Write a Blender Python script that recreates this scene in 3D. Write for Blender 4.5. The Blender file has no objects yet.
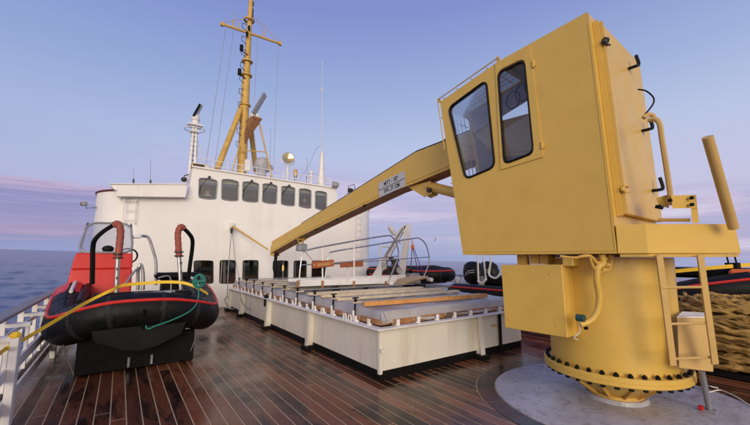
import bpy, math, random
import numpy as np
from mathutils import Vector, Matrix, noise
from mathutils.geometry import tessellate_polygon
random.seed(7)
PI = math.pi
S = bpy.context.scene
COL = S.collection

# ---------------------------------------------------------------- camera
F = 360.0; EYE = 1.7
YAW = math.atan(255 / 363.0); PIT = math.atan(45.5 / 360.0)
cf = Vector((math.sin(YAW) * math.cos(PIT), math.cos(YAW) * math.cos(PIT), math.sin(PIT)))
cr = Vector((math.cos(YAW), -math.sin(YAW), 0)); cu = cr.cross(cf)
cam_d = bpy.data.cameras.new('camera'); cam = bpy.data.objects.new('camera', cam_d); COL.objects.link(cam)
cam.matrix_world = Matrix(((cr.x, cu.x, -cf.x, 0), (cr.y, cu.y, -cf.y, 0), (cr.z, cu.z, -cf.z, EYE), (0, 0, 0, 1)))
cam_d.sensor_width = 36; cam_d.lens = F / 750 * 36; cam_d.clip_end = 60000; cam_d.clip_start = 0.05
S.camera = cam
CP = Vector((0, 0, EYE))

def at(px, py, X=None, Y=None, Z=None, D=None):
    """world point seen at photograph position (px, py) on a given plane or at a given depth"""
    d = cf * F + cr * (px - 375) + cu * (212.5 - py)
    if X is not None: k = X / d.x
    elif Y is not None: k = Y / d.y
    elif Z is not None: k = (Z - EYE) / d.z
    else: k = D / F
    return CP + d * k

# ---------------------------------------------------------------- light
def lin(r, g, b):
    f = lambda c: (c / 255 / 12.92) if c / 255 <= .04045 else ((c / 255 + .055) / 1.055) ** 2.4
    return (f(r), f(g), f(b), 1)

SUN_EL = math.radians(11); SUN_AZ = math.atan2(-0.88, -0.47)      # direction towards the sun (x, y)
sd = Vector((math.cos(SUN_AZ) * math.cos(SUN_EL), math.sin(SUN_AZ) * math.cos(SUN_EL), math.sin(SUN_EL)))
sl = bpy.data.lights.new('sun', 'SUN'); sl.energy = 1.75; sl.angle = math.radians(34); sl.color = (1.0, 0.90, 0.77)
so = bpy.data.objects.new('sun', sl); COL.objects.link(so)
so.rotation_euler = sd.to_track_quat('Z', 'Y').to_euler(); so.location = (0, 0, 40)
S.view_settings.view_transform = 'Standard'; S.view_settings.look = 'None'
S.view_settings.exposure = 0.14; S.view_settings.gamma = 1

W = bpy.data.worlds.new('World'); S.world = W; W.use_nodes = True
nt = W.node_tree; nt.nodes.clear()
def N(t, **k):
    n = nt.nodes.new(t)
    for a, b in k.items(): setattr(n, a, b)
    return n
def L(a, b): nt.links.new(a, b)
def wm(op, a, b=None, c=None):
    n = N('ShaderNodeMath', operation=op)
    for i, v in enumerate((a, b, c)):
        if v is None: continue
        if isinstance(v, (int, float)): n.inputs[i].default_value = v
        else: L(v, n.inputs[i])
    return n.outputs[0]
def wramp(fac, stops, mode='LINEAR'):
    n = N('ShaderNodeValToRGB'); cr_ = n.color_ramp; cr_.interpolation = mode
    while len(cr_.elements) < len(stops): cr_.elements.new(0.5)
    for e, (p, c) in zip(cr_.elements, stops): e.position = p; e.color = c
    L(fac, n.inputs[0]); return n.outputs[0]
def wmix(f, a, b, bt='MIX'):
    n = N('ShaderNodeMix', data_type='RGBA', blend_type=bt)
    if isinstance(f, (int, float)): n.inputs[0].default_value = f
    else: L(f, n.inputs[0])
    for i, v in ((6, a), (7, b)):
        if isinstance(v, tuple): n.inputs[i].default_value = v
        else: L(v, n.inputs[i])
    return n.outputs[2]
tc = N('ShaderNodeTexCoord'); sep = N('ShaderNodeSeparateXYZ'); L(tc.outputs['Generated'], sep.inputs[0])
el = wm('MULTIPLY', wm('ARCSINE', sep.outputs[2]), 180 / PI / 90.0)      # 0..1 = horizon..zenith
base = wramp(el, [(0.0, lin(150, 162, 203)), (0.04, lin(164, 172, 210)), (0.11, lin(194, 192, 221)),
                  (0.19, lin(184, 194, 224)), (0.28, lin(158, 175, 216)), (0.40, lin(130, 143, 203)), (1.0, lin(96, 110, 176))])
# azimuth: left of the picture (towards +y, -x) is deeper and bluer than the right
azl = wm('MULTIPLY_ADD', wm('ADD', wm('MULTIPLY', sep.outputs[0], -0.82), wm('MULTIPLY', sep.outputs[1], 0.57)), 0.5, 0.5)
base = wmix(wm('MULTIPLY', wm('POWER', azl, 2.0), 0.42), base, lin(104, 132, 198))
# cloud banks low over the sea
mp = N('ShaderNodeMapping'); mp.inputs['Scale'].default_value = (1.0, 1.0, 9.0); L(tc.outputs['Generated'], mp.inputs[0])
n1 = N('ShaderNodeTexNoise'); n1.inputs['Scale'].default_value = 2.6; n1.inputs['Detail'].default_value = 9; n1.inputs['Roughness'].default_value = .58
n1.inputs['Distortion'].default_value = .4; L(mp.outputs[0], n1.inputs[0])
mp2 = N('ShaderNodeMapping'); mp2.inputs['Scale'].default_value = (1.0, 1.0, 14.0); mp2.inputs['Location'].default_value = (3.1, 1.2, .4); L(tc.outputs['Generated'], mp2.inputs[0])
n2 = N('ShaderNodeTexNoise'); n2.inputs['Scale'].default_value = 5.5; n2.inputs['Detail'].default_value = 10; n2.inputs['Roughness'].default_value = .62
n2.inputs['Distortion'].default_value = .8; L(mp2.outputs[0], n2.inputs[0])
eln = wm('ADD', el, wm('MULTIPLY', wm('SUBTRACT', n2.outputs[0], .5), .035))
bank = wramp(eln, [(0.0, (0, 0, 0, 1)), (0.010, (.15, .15, .15, 1)), (0.03, (.9, .9, .9, 1)), (0.092, (1, 1, 1, 1)), (0.104, (0, 0, 0, 1))])
bankcol = wramp(eln, [(0.0, lin(112, 128, 182)), (0.018, lin(112, 126, 182)), (0.034, lin(160, 134, 176)), (0.050, lin(142, 132, 182)), (0.070, lin(132, 128, 180)), (0.088, lin(140, 132, 184)), (0.098, lin(198, 160, 186))])
left = wramp(azl, [(0.60, (0, 0, 0, 1)), (0.80, (1, 1, 1, 1))])
streak = wramp(n2.outputs[0], [(0.45, (0, 0, 0, 1)), (0.72, (1, 1, 1, 1))])
bankcol = wmix(wm('MULTIPLY', streak, .38), bankcol, lin(196, 176, 206))
c1 = wmix(wm('MULTIPLY', wm('MULTIPLY', bank, left), .88), base, bankcol)
# right hand side: broken pink and white layers
rmask = wramp(azl, [(0.22, (1, 1, 1, 1)), (0.62, (.85, .85, .85, 1)), (0.78, (0, 0, 0, 1))])
elr = wm('ADD', eln, wm('MULTIPLY', wm('SUBTRACT', .46, azl), .14))
rel = wramp(elr, [(0.0, (0, 0, 0, 1)), (0.03, (.25, .25, .25, 1)), (0.06, (1, 1, 1, 1)), (0.115, (1, 1, 1, 1)), (0.15, (0, 0, 0, 1))])
rc = wramp(n1.outputs[0], [(0.34, lin(160, 158, 202)), (0.45, lin(176, 166, 204)), (0.53, lin(198, 182, 212)), (0.62, lin(212, 204, 224)), (0.75, lin(212, 212, 232))])
rc = wmix(wm('MULTIPLY', streak, .4), rc, lin(216, 200, 216))
ralpha = wramp(n1.outputs[0], [(0.30, (.45, .45, .45, 1)), (0.5, (1, 1, 1, 1))])
c2 = wmix(wm('MULTIPLY', wm('MULTIPLY', rmask, rel), wm('MULTIPLY', ralpha, .85)), c1, rc)
# warm side of the sky, round the low sun behind the camera
dt = N('ShaderNodeVectorMath', operation='DOT_PRODUCT'); L(tc.outputs['Generated'], dt.inputs[0]); dt.inputs[1].default_value = sd
gl = wm('POWER', wm('MAXIMUM', dt.outputs['Value'], 0.0), 2.5)
c3 = wmix(gl, c2, (1.25, 0.95, 0.70, 1))
below = wm('LESS_THAN', sep.outputs[2], -0.02)
c4 = wmix(below, c3, lin(70, 84, 130))
bg = N('ShaderNodeBackground'); bg.inputs[1].default_value = 0.90; L(c4, bg.inputs[0])
sky = N('ShaderNodeTexSky', sky_type='NISHITA'); sky.sun_disc = False; sky.sun_elevation = SUN_EL
sky.sun_rotation = math.atan2(sd.x, sd.y)
bg2 = N('ShaderNodeBackground'); bg2.inputs[1].default_value = 0.010; L(sky.outputs[0], bg2.inputs[0])
ad = N('ShaderNodeAddShader'); L(bg.outputs[0], ad.inputs[0]); L(bg2.outputs[0], ad.inputs[1])
wo = N('ShaderNodeOutputWorld'); L(ad.outputs[0], wo.inputs[0])

# ---------------------------------------------------------------- materials
def mat(name, col, rough=.5, var=.12, scale=3.0, dirt=None, dirt_amt=0.0, dirt_scale=1.5, bump=.0, bscale=40, metal=0.0, spec=.5, streak=False,
        rvar=.1, coat=0.0, island=False):
    m = bpy.data.materials.new(name); m.use_nodes = True; t = m.node_tree; b = t.nodes['Principled BSDF']
    ln = t.links.new
    def nd(ty, **k):
        n = t.nodes.new(ty)
        for a, v in k.items(): setattr(n, a, v)
        return n
    g = nd('ShaderNodeNewGeometry')
    no = nd('ShaderNodeTexNoise'); no.inputs['Scale'].default_value = scale; no.inputs['Detail'].default_value = 6; no.inputs['Roughness'].default_value = .6
    ln(g.outputs['Position'], no.inputs[0])
    r = nd('ShaderNodeMapRange'); r.inputs[1].default_value = .3; r.inputs[2].default_value = .7
    r.inputs[3].default_value = 1 - var; r.inputs[4].default_value = 1 + var; ln(no.outputs[0], r.inputs[0])
    mx = nd('ShaderNodeMix', data_type='RGBA', blend_type='MULTIPLY'); mx.inputs[0].default_value = 1
    mx.inputs[6].default_value = (*col[:3], 1)
    cb = nd('ShaderNodeCombineColor')
    for i in range(3): ln(r.outputs[0], cb.inputs[i])
    ln(cb.outputs[0], mx.inputs[7]); out = mx.outputs[2]
    if island:
        mr = nd('ShaderNodeMapRange'); mr.inputs[3].default_value = .7; mr.inputs[4].default_value = 1.25
        ln(g.outputs['Random Per Island'], mr.inputs[0]); m3 = nd('ShaderNodeVectorMath', operation='SCALE')
        ln(out, m3.inputs[0]); ln(mr.outputs[0], m3.inputs[3]); out = m3.outputs[0]
    if dirt is not None:
        mpn = nd('ShaderNodeMapping'); mpn.inputs['Scale'].default_value = (1, 1, .12) if streak else (1, 1, 1)
        ln(g.outputs['Position'], mpn.inputs[0])
        n2_ = nd('ShaderNodeTexNoise'); n2_.inputs['Scale'].default_value = dirt_scale; n2_.inputs['Detail'].default_value = 8; n2_.inputs['Roughness'].default_value = .68
        ln(mpn.outputs[0], n2_.inputs[0])
        rr = nd('ShaderNodeMapRange'); rr.inputs[1].default_value = .52; rr.inputs[2].default_value = .74; rr.inputs[3].default_value = 0; rr.inputs[4].default_value = dirt_amt
        ln(n2_.outputs[0], rr.inputs[0])
        m2 = nd('ShaderNodeMix', data_type='RGBA'); ln(rr.outputs[0], m2.inputs[0]); ln(out, m2.inputs[6]); m2.inputs[7].default_value = (*dirt[:3], 1)
        out = m2.outputs[2]
    ln(out, b.inputs['Base Color'])
    b.inputs['Metallic'].default_value = metal; b.inputs['Specular IOR Level'].default_value = spec; b.inputs['Coat Weight'].default_value = coat
    rg = nd('ShaderNodeMapRange'); rg.inputs[1].default_value = .3; rg.inputs[2].default_value = .7
    rg.inputs[3].default_value = max(.03, rough - rvar); rg.inputs[4].default_value = min(1, rough + rvar)
    n3 = nd('ShaderNodeTexNoise'); n3.inputs['Scale'].default_value = scale * 2.3; n3.inputs['Detail'].default_value = 5; ln(g.outputs['Position'], n3.inputs[0])
    ln(n3.outputs[0], rg.inputs[0]); ln(rg.outputs[0], b.inputs['Roughness'])
    if bump:
        n4 = nd('ShaderNodeTexNoise'); n4.inputs['Scale'].default_value = bscale; n4.inputs['Detail'].default_value = 4; ln(g.outputs['Position'], n4.inputs[0])
        bp = nd('ShaderNodeBump'); bp.inputs['Strength'].default_value = bump; bp.inputs['Distance'].default_value = .02
        ln(n4.outputs[0], bp.inputs['Height']); ln(bp.outputs[0], b.inputs['Normal'])
    return m

RUST = (.16, .055, .02)
M = {}
M['yellow'] = mat('yellow_paint', (.68, .445, .088), .40, .035, 1.6, (.52, .30, .05), .26, 3.4, .20, 3.2, rvar=.08)
M['yellow2'] = mat('yellow_paint_worn', (.62, .385, .08), .5, .12, 3, RUST, .5, 3.5, .1, 18)
M['tan'] = mat('tan_paint', (.58, .385, .13), .5, .12, 3, RUST, .25, 3, .05, 30)
M['white'] = mat('cream_paint', (.85, .835, .79), .5, .03, 1.2, (.55, .42, .28), .30, 1.3, .10, 2.2, streak=True)
M['white2'] = mat('white_paint', (.80, .785, .75), .5, .07, 4, (.42, .28, .16), .4, 5, .03, 30)
M['coaming'] = mat('coaming_paint', (.74, .71, .62), .42, .06, 1.8, (.36, .22, .12), .38, 3.2, .10, 3, streak=True)
M['black'] = mat('black_rubber', (.006, .006, .007), .5, .3, 6, (.022, .022, .024), .4, 5, .08, 40, spec=.22)
M['blackp'] = mat('black_paint', (.005, .005, .005), .6, .3, 8, (.016, .014, .012), .4, 6, .05, 60, spec=.18)  # black paint, deepened in colour for the shade around the boat chock
M['seamrubber'] = mat('seam_tape', (.020, .020, .022), .6, .25, 14, (.05, .05, .05), .4, 8, .1, 60, spec=.2)
M['red'] = mat('red_fabric', (.60, .022, .015), .45, .15, 5, (.25, .03, .02), .4, 5, .04, 50)
M['orange'] = mat('orange_fabric', (.75, .16, .03), .5, .12, 9)
M['blue'] = mat('blue_fabric', (.03, .09, .38), .5, .12, 9)
M['brownred'] = mat('padded_tape', (.33, .085, .055), .7, .2, 14, (.12, .05, .04), .5, 20, .4, 55)
M['steel'] = mat('steel_tube', (.42, .42, .42), .36, .15, 10, RUST, .2, 12, metal=.85)
M['galv'] = mat('grey_metal', (.30, .31, .32), .5, .2, 6, (.16, .13, .11), .4, 9, .05, 40, metal=.3)
M['dark'] = mat('dark_metal', (.04, .038, .036), .45, .3, 12, RUST, .4, 12, .05, 60, metal=.4)
M['tarp'] = mat('grey_tarpaulin', (.40, .385, .39), .42, .14, 2.2, (.24, .22, .22), .6, 1.7, .7, 5)
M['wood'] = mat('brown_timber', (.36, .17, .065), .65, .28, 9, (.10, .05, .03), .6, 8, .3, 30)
M['wooddark'] = mat('dark_timber', (.16, .10, .06), .7, .3, 9, (.3, .2, .12), .5, 8, .3, 30)
M['wood2'] = mat('orange_timber', (.62, .30, .09), .6, .2, 7, (.35, .16, .06), .5, 6, .2, 30)
M['wood3'] = mat('pale_timber', (.62, .52, .36), .65, .16, 7, (.34, .26, .17), .55, 6, .2, 30)
M['capwood'] = mat('weathered_cap_rail', (.20, .19, .20), .5, .25, 8, (.10, .08, .07), .5, 5, .25, 40)
M['board'] = mat('varnished_board', (.36, .10, .035), .35, .2, 10)
M['gold'] = mat('gold_lettering', (.75, .52, .2), .4, .05, 10)
M['strap'] = mat('yellow_webbing', (.85, .55, .02), .55, .12, 20, (.45, .28, .03), .4, 20, .2, 200)
M['teal'] = mat('dark_teal_paint', (.015, .07, .065), .5, .2, 20)
M['green'] = mat('green_cord', (.02, .22, .17), .6, .3, 60, bump=.5, bscale=150)
M['purple'] = mat('purple_cord', (.16, .05, .30), .6, .2, 30)
M['rope'] = mat('manila_rope', (.46, .285, .09), .8, .35, 9, (.05, .032, .016), .95, 5, .6, 90, spec=.2, island=True)  # brown dirt noise also paints the shaded gaps between strands
M['whiterope'] = mat('white_cord', (.7, .68, .62), .7, .1, 30)
M['caulk'] = mat('deck_caulking', (.56, .43, .24), .55, .12, 6, (.2, .13, .08), .6, 3)
M['pad'] = mat('grey_deck_paint', (.42, .41, .45), .36, .14, 2.2, (.13, .11, .11), .8, 7.5, .35, 22, rvar=.16)
M['signplate'] = mat('sign_plate', (.50, .51, .53), .4, .08, 9)
M['signink'] = mat('sign_ink', (.02, .02, .022), .5, .02, 9)
M['cover'] = mat('grey_canvas_cover', (.38, .38, .40), .6, .2, 6, bump=.5, bscale=9)
M['brass'] = mat('searchlight_glass', (.45, .38, .22), .15, .1, 9, metal=.7)
M['redrim'] = mat('dark_red_paint', (.14, .025, .02), .45, .2, 9)
M['interior'] = mat('pane_reflection_interior', (.20, .33, .31), .7, .3, 2)  # room coloured teal to stand in for sky reflected in the panes
M['interior2'] = mat('cab_lining', (.55, .51, .56), .6, .1, 4)
M['skin'] = mat('skin', (.52, .27, .18), .5, .05, 20)
M['hair'] = mat('hair', (.05, .03, .02), .6, .2, 40)
M['cloth'] = mat('pale_shirt', (.55, .52, .50), .8, .1, 30)
M['cloth2'] = mat('rust_shirt', (.45, .16, .08), .8, .1, 30)
M['hull'] = mat('hull_paint', (.25, .03, .025), .5, .1, 1)
M['gullmat'] = mat('gull_feathers', (.3, .3, .32), .7, .2, 8)

def glass(name, tint=(.9, .95, .95), alpha=.0, rough=.02, refl=1.0):
    m = bpy.data.materials.new(name); m.use_nodes = True; t = m.node_tree; t.nodes.clear()
    o = t.nodes.new('ShaderNodeOutputMaterial'); tr = t.nodes.new('ShaderNodeBsdfTransparent'); tr.inputs[0].default_value = (*tint, 1)
    gl_ = t.nodes.new('ShaderNodeBsdfGlossy'); gl_.inputs['Roughness'].default_value = rough
    fr = t.nodes.new('ShaderNodeFresnel'); fr.inputs[0].default_value = 1.5
    mm = t.nodes.new('ShaderNodeMath'); mm.operation = 'MULTIPLY_ADD'; mm.inputs[1].default_value = refl; mm.inputs[2].default_value = alpha
    nz = t.nodes.new('ShaderNodeTexNoise'); nz.inputs['Scale'].default_value = 1.3; gg = t.nodes.new('ShaderNodeNewGeometry')
    t.links.new(gg.outputs['Position'], nz.inputs[0]); bp = t.nodes.new('ShaderNodeBump'); bp.inputs['Strength'].default_value = .12; bp.inputs['Distance'].default_value = .05
    t.links.new(nz.outputs[0], bp.inputs['Height']); t.links.new(bp.outputs[0], gl_.inputs['Normal'])
    mx = t.nodes.new('ShaderNodeMixShader'); t.links.new(fr.outputs[0], mm.inputs[0]); t.links.new(mm.outputs[0], mx.inputs[0])
    t.links.new(tr.outputs[0], mx.inputs[1]); t.links.new(gl_.outputs[0], mx.inputs[2]); t.links.new(mx.outputs[0], o.inputs[0])
    return m
M['glass'] = glass('window_glass', (.66, .80, .78), .14)
M['glassdark'] = glass('dark_window_glass', (.52, .52, .48), .04)
M['cabglass'] = glass('cab_glass', (.90, .92, .95), .03, refl=.8)
M['perspex'] = glass('windscreen_plastic', (.80, .83, .86), .30, .25)

def emis(name, col, s):
    m = bpy.data.materials.new(name); m.use_nodes = True; b = m.node_tree.nodes['Principled BSDF']
    b.inputs['Base Color'].default_value = (*col, 1); b.inputs['Emission Color'].default_value = (*col, 1); b.inputs['Emission Strength'].default_value = s
    return m
M['lamp'] = emis('lit_lamp', (1, .62, .18), 1.5)

# wet teak planks: colour per plank from the 'tone' attribute
def plank_mat():
    m = bpy.data.materials.new('wet_teak'); m.use_nodes = True; t = m.node_tree; b = t.nodes['Principled BSDF']; ln = t.links.new
    def nd(ty, **k):
        n = t.nodes.new(ty)
        for a, v in k.items(): setattr(n, a, v)
        return n
    g = nd('ShaderNodeNewGeometry'); at_ = nd('ShaderNodeAttribute'); at_.attribute_name = 'tone'
    mpn = nd('ShaderNodeMapping'); mpn.inputs['Scale'].default_value = (14, .8, 1); ln(g.outputs['Position'], mpn.inputs[0])
    gr = nd('ShaderNodeTexNoise'); gr.inputs['Scale'].default_value = 2.2; gr.inputs['Detail'].default_value = 7; gr.inputs['Roughness'].default_value = .65; ln(mpn.outputs[0], gr.inputs[0])
    rp = nd('ShaderNodeValToRGB'); e = rp.color_ramp.elements
    e[0].position = 0; e[0].color = (.034, .011, .007, 1); e[1].position = 1; e[1].color = (.30, .098, .044, 1)
    x = rp.color_ramp.elements.new(.5); x.color = (.135, .044, .021, 1)
    ad_ = nd('ShaderNodeMath', operation='MULTIPLY_ADD'); ln(gr.outputs[0], ad_.inputs[0]); ad_.inputs[1].default_value = .55; ln(at_.outputs['Fac'], ad_.inputs[2])
    sb = nd('ShaderNodeMath', operation='SUBTRACT'); ln(ad_.outputs[0], sb.inputs[0]); sb.inputs[1].default_value = .22; ln(sb.outputs[0], rp.inputs[0])
    # black soaked stains, drawn out along the planks
    mp3 = nd('ShaderNodeMapping'); mp3.inputs['Scale'].default_value = (2.3, .75, 1); ln(g.outputs['Position'], mp3.inputs[0])
    st = nd('ShaderNodeTexNoise'); st.inputs['Scale'].default_value = 1.15; st.inputs['Detail'].default_value = 7; st.inputs['Roughness'].default_value = .7; st.inputs['Distortion'].default_value = .6
    ln(mp3.outputs[0], st.inputs[0])
    s2 = nd('ShaderNodeMath', operation='MULTIPLY_ADD'); ln(at_.outputs['Fac'], s2.inputs[0]); s2.inputs[1].default_value = -.16; ln(st.outputs[0], s2.inputs[2])
    mr = nd('ShaderNodeMapRange'); mr.inputs[1].default_value = .41; mr.inputs[2].default_value = .50; ln(s2.outputs[0], mr.inputs[0])
    mx = nd('ShaderNodeMix', data_type='RGBA'); mu = nd('ShaderNodeMath', operation='MULTIPLY'); ln(mr.outputs[0], mu.inputs[0]); mu.inputs[1].default_value = .86
    ln(mu.outputs[0], mx.inputs[0]); ln(rp.outputs[0], mx.inputs[6]); mx.inputs[7].default_value = (.011, .008, .007, 1)
    ln(mx.outputs[2], b.inputs['Base Color'])
    wt = nd('ShaderNodeTexNoise'); wt.inputs['Scale'].default_value = .9; wt.inputs['Detail'].default_value = 6; wt.inputs['Roughness'].default_value = .62; ln(g.outputs['Position'], wt.inputs[0])
    rg = nd('ShaderNodeMapRange'); rg.inputs[1].default_value = .36; rg.inputs[2].default_value = .62; rg.inputs[3].default_value = .10; rg.inputs[4].default_value = .38
    ln(wt.outputs[0], rg.inputs[0]); ln(rg.outputs[0], b.inputs['Roughness'])
    b.inputs['Specular IOR Level'].default_value = .38
    bn = nd('ShaderNodeBump'); bn.inputs['Strength'].default_value = .35; bn.inputs['Distance'].default_value = .004
    ln(gr.outputs[0], bn.inputs['Height']); ln(bn.outputs[0], b.inputs['Normal'])
    return m
M['teak'] = plank_mat()

def sea_mat():
    m = bpy.data.materials.new('sea_water'); m.use_nodes = True; t = m.node_tree; b = t.nodes['Principled BSDF']; ln = t.links.new
    g = t.nodes.new('ShaderNodeNewGeometry')
    b.inputs['Base Color'].default_value = (.042, .060, .175, 1); b.inputs['Roughness'].default_value = .20; b.inputs['IOR'].default_value = 1.33
    prev = None
    for sc, st in ((.10, .5), (.45, .7), (1.9, .45)):
        mp_ = t.nodes.new('ShaderNodeMapping'); mp_.inputs['Scale'].default_value = (1, .55, 1); mp_.inputs['Rotation'].default_value = (0, 0, .6); ln(g.outputs['Position'], mp_.inputs[0])
        n = t.nodes.new('ShaderNodeTexNoise'); n.inputs['Scale'].default_value = sc; n.inputs['Detail'].default_value = 6; n.inputs['Roughness'].default_value = .6; ln(mp_.outputs[0], n.inputs[0])
        bp = t.nodes.new('ShaderNodeBump'); bp.inputs['Strength'].default_value = st; bp.inputs['Distance'].default_value = .30 / sc * .35
        ln(n.outputs[0], bp.inputs['Height'])
        if prev: ln(prev, bp.inputs['Normal'])
        prev = bp.outputs[0]
    ln(prev, b.inputs['Normal'])
    fo = t.nodes.new('ShaderNodeTexNoise'); fo.inputs['Scale'].default_value = .16; fo.inputs['Detail'].default_value = 9; fo.inputs['Roughness'].default_value = .72; ln(g.outputs['Position'], fo.inputs[0])
    mr = t.nodes.new('ShaderNodeMapRange'); mr.inputs[1].default_value = .685; mr.inputs[2].default_value = .73; ln(fo.outputs[0], mr.inputs[0])
    mx = t.nodes.new('ShaderNodeMix'); mx.data_type = 'RGBA'; ln(mr.outputs[0], mx.inputs[0]); mx.inputs[6].default_value = (.042, .060, .175, 1); mx.inputs[7].default_value = (.6, .62, .68, 1)
    ln(mx.outputs[2], b.inputs['Base Color'])
    return m
M['sea'] = sea_mat()

# ---------------------------------------------------------------- mesh helpers
WM = {}                    # object name -> world matrix
def frame(d):
    d = d.normalized(); a = Vector((0, 0, 1)) if abs(d.z) < .9 else Vector((1, 0, 0))
    u = d.cross(a).normalized(); return u, d.cross(u).normalized()

class MB:
    def __init__(s): s.v = []; s.f = []; s.sm = []
    def add(s, vs, fs, smooth=False):
        o = len(s.v); s.v += [Vector(v) for v in vs]; s.f += [tuple(i + o for i in f) for f in fs]; s.sm += [smooth] * len(fs); return s
    def box(s, c, d, R=None, bev=0.0):
        c = Vector(c); x, y, z = [q / 2 for q in d]
        if bev:
            b = min(bev, x * .9, y * .9, z * .9); pts = []
            vs = []
            # chamfered box: 24 vertices
            idx = {}
            for sx in (-1, 1):
                for sy in (-1, 1):
                    for sz in (-1, 1):
                        for ax in range(3):
                            p = [sx * (x - b), sy * (y - b), sz * (z - b)]; p[ax] = (sx * x, sy * y, sz * z)[ax]
                            idx[(sx, sy, sz, ax)] = len(vs); vs.append(Vector(p))
            fs = []
            def q(l): fs.append(tuple(idx[k] for k in l))
            for sx in (-1, 1): q([(sx, a, b_, 0) for a, b_ in ((-1, -1), (1, -1), (1, 1), (-1, 1))])
            for sy in (-1, 1): q([(a, sy, b_, 1) for a, b_ in ((-1, -1), (1, -1), (1, 1), (-1, 1))])
            for sz in (-1, 1): q([(a, b_, sz, 2) for a, b_ in ((-1, -1), (1, -1), (1, 1), (-1, 1))])
            for a in (-1, 1):
                for b_ in (-1, 1):
                    q([(a, b_, -1, 0), (a, b_, 1, 0), (a, b_, 1, 1), (a, b_, -1, 1)])
                    q([(a, -1, b_, 0), (a, 1, b_, 0), (a, 1, b_, 2), (a, -1, b_, 2)])
                    q([(-1, a, b_, 1), (1, a, b_, 1), (1, a, b_, 2), (-1, a, b_, 2)])
            for sx in (-1, 1):
                for sy in (-1, 1):
                    for sz in (-1, 1): q([(sx, sy, sz, 0), (sx, sy, sz, 1), (sx, sy, sz, 2)])
        else:
            vs = [Vector((a, b_, e)) for a in (-x, x) for b_ in (-y, y) for e in (-z, z)]
            fs = [(0, 1, 3, 2), (4, 6, 7, 5), (0, 4, 5, 1), (2, 3, 7, 6), (0, 2, 6, 4), (1, 5, 7, 3)]
        if R is not None: vs = [R @ v for v in vs]
        return s.add([v + c for v in vs], fs)
    def bar(s, p0, p1, w, h, up=(0, 0, 1), bev=0):
        p0, p1 = Vector(p0), Vector(p1); d = p1 - p0; y = d.normalized(); up = Vector(up)
        x = y.cross(up).normalized(); z = x.cross(y)
        return s.box((p0 + p1) / 2, (w, d.length, h), Matrix((x, y, z)).transposed(), bev)
    def hull8(s, a, b):                      # a, b: matching loops of points
        n = len(a); return s.add(list(a) + list(b), [tuple(range(n))[::-1], tuple(range(n, 2 * n))] + [(i, (i + 1) % n, n + (i + 1) % n, n + i) for i in range(n)])
    def prism(s, loop, vec):
        a = [Vector(p) for p in loop]; return s.hull8(a, [p + Vector(vec) for p in a])
    def tube(s, pts, r, n=8, caps=True, closed=False, rf=None, smooth=True):
        P = [Vector(p) for p in pts]; k = len(P); rs = r if isinstance(r, (list, tuple)) else [r] * k
        vs = []; u = None
        for i in range(k):
            if closed: t = P[(i + 1) % k] - P[i - 1]
            else: t = P[min(i + 1, k - 1)] - P[max(i - 1, 0)]
            if t.length < 1e-9: t = Vector((0, 0, 1))
            t.normalize()
            if u is None: u, w = frame(t)
            else:
                u = (u - t * u.dot(t))
                u = u.normalized() if u.length > 1e-6 else frame(t)[0]
                w = t.cross(u)
            for j in range(n):
                a = 2 * PI * j / n; q = rs[i] * (rf(i, a) if rf else 1)
                vs.append(P[i] + u * math.cos(a) * q + w * math.sin(a) * q)
        fs = []
        for i in range(k if closed else k - 1):
            for j in range(n):
                a = i * n; b = ((i + 1) % k) * n; fs.append((a + j, a + (j + 1) % n, b + (j + 1) % n, b + j))
        s.add(vs, fs, smooth)
        if caps and not closed:
            o = len(s.v) - len(vs); s.f += [tuple(o + j for j in range(n))[::-1], tuple(o + (k - 1) * n + j for j in range(n))]; s.sm += [False, False]
        return s
    def cyl(s, p0, p1, r0, r1=None, n=16): return s.tube([p0, p1], [r0, r0 if r1 is None else r1], n)
    def lathe(s, c, prof, n=32, a0=0, a1=2 * PI, axis=None):
        c = Vector(c); k = len(prof); full = abs(a1 - a0 - 2 * PI) < 1e-6; m = n if full else n + 1; vs = []
        for i in range(m):
            a = a0 + (a1 - a0) * i / n
            for r, z in prof: vs.append(Vector((r * math.cos(a), r * math.sin(a), z)))
        if axis is not None:
            q = Vector(axis).to_track_quat('Z', 'Y'); vs = [q @ v for v in vs]
        fs = [(i * k + j, ((i + 1) % m) * k + j, ((i + 1) % m) * k + j + 1, i * k + j + 1) for i in range(n) for j in range(k - 1)]
        return s.add([v + c for v in vs], fs, True)
    def sphere(s, c, r, n=12, m=8, sc=(1, 1, 1)):
        prof = [(r * math.sin(PI * j / m), -r * math.cos(PI * j / m)) for j in range(m + 1)]
        o = len(s.v); s.lathe((0, 0, 0), prof, n)
        for i in range(o, len(s.v)): v = s.v[i]; s.v[i] = Vector((v.x * sc[0], v.y * sc[1], v.z * sc[2])) + Vector(c)
        return s
    def pieces(s):
        n = len(s.v); par = list(range(n))
        def find(i):
            while par[i] != i: par[i] = par[par[i]]; i = par[i]
            return i
        for f in s.f:
            a = find(f[0])
            for j in f[1:]: par[find(j)] = a
        ids = {}
        for i in range(n): ids.setdefault(find(i), []).append(i)
        if len(ids) < 2 or len(ids) > 60: return None
        g = list(ids.values()); bb = []
        for l in g:
            xs = [s.v[i] for i in l]; bb.append(([min(p[a] for p in xs) - .006 for a in range(3)], [max(p[a] for p in xs) + .006 for a in range(3)]))
        k = len(g); q_ = list(range(k))
        def f2(i):
            while q_[i] != i: i = q_[i]
            return i
        for i in range(k):
            for j in range(i):
                if all(bb[i][0][a] <= bb[j][1][a] and bb[j][0][a] <= bb[i][1][a] for a in range(3)): q_[f2(i)] = f2(j)
        out = {}
        for i in range(k): out.setdefault(f2(i), set()).update(g[i])
        if len(out) < 2: return None
        res = []
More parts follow.
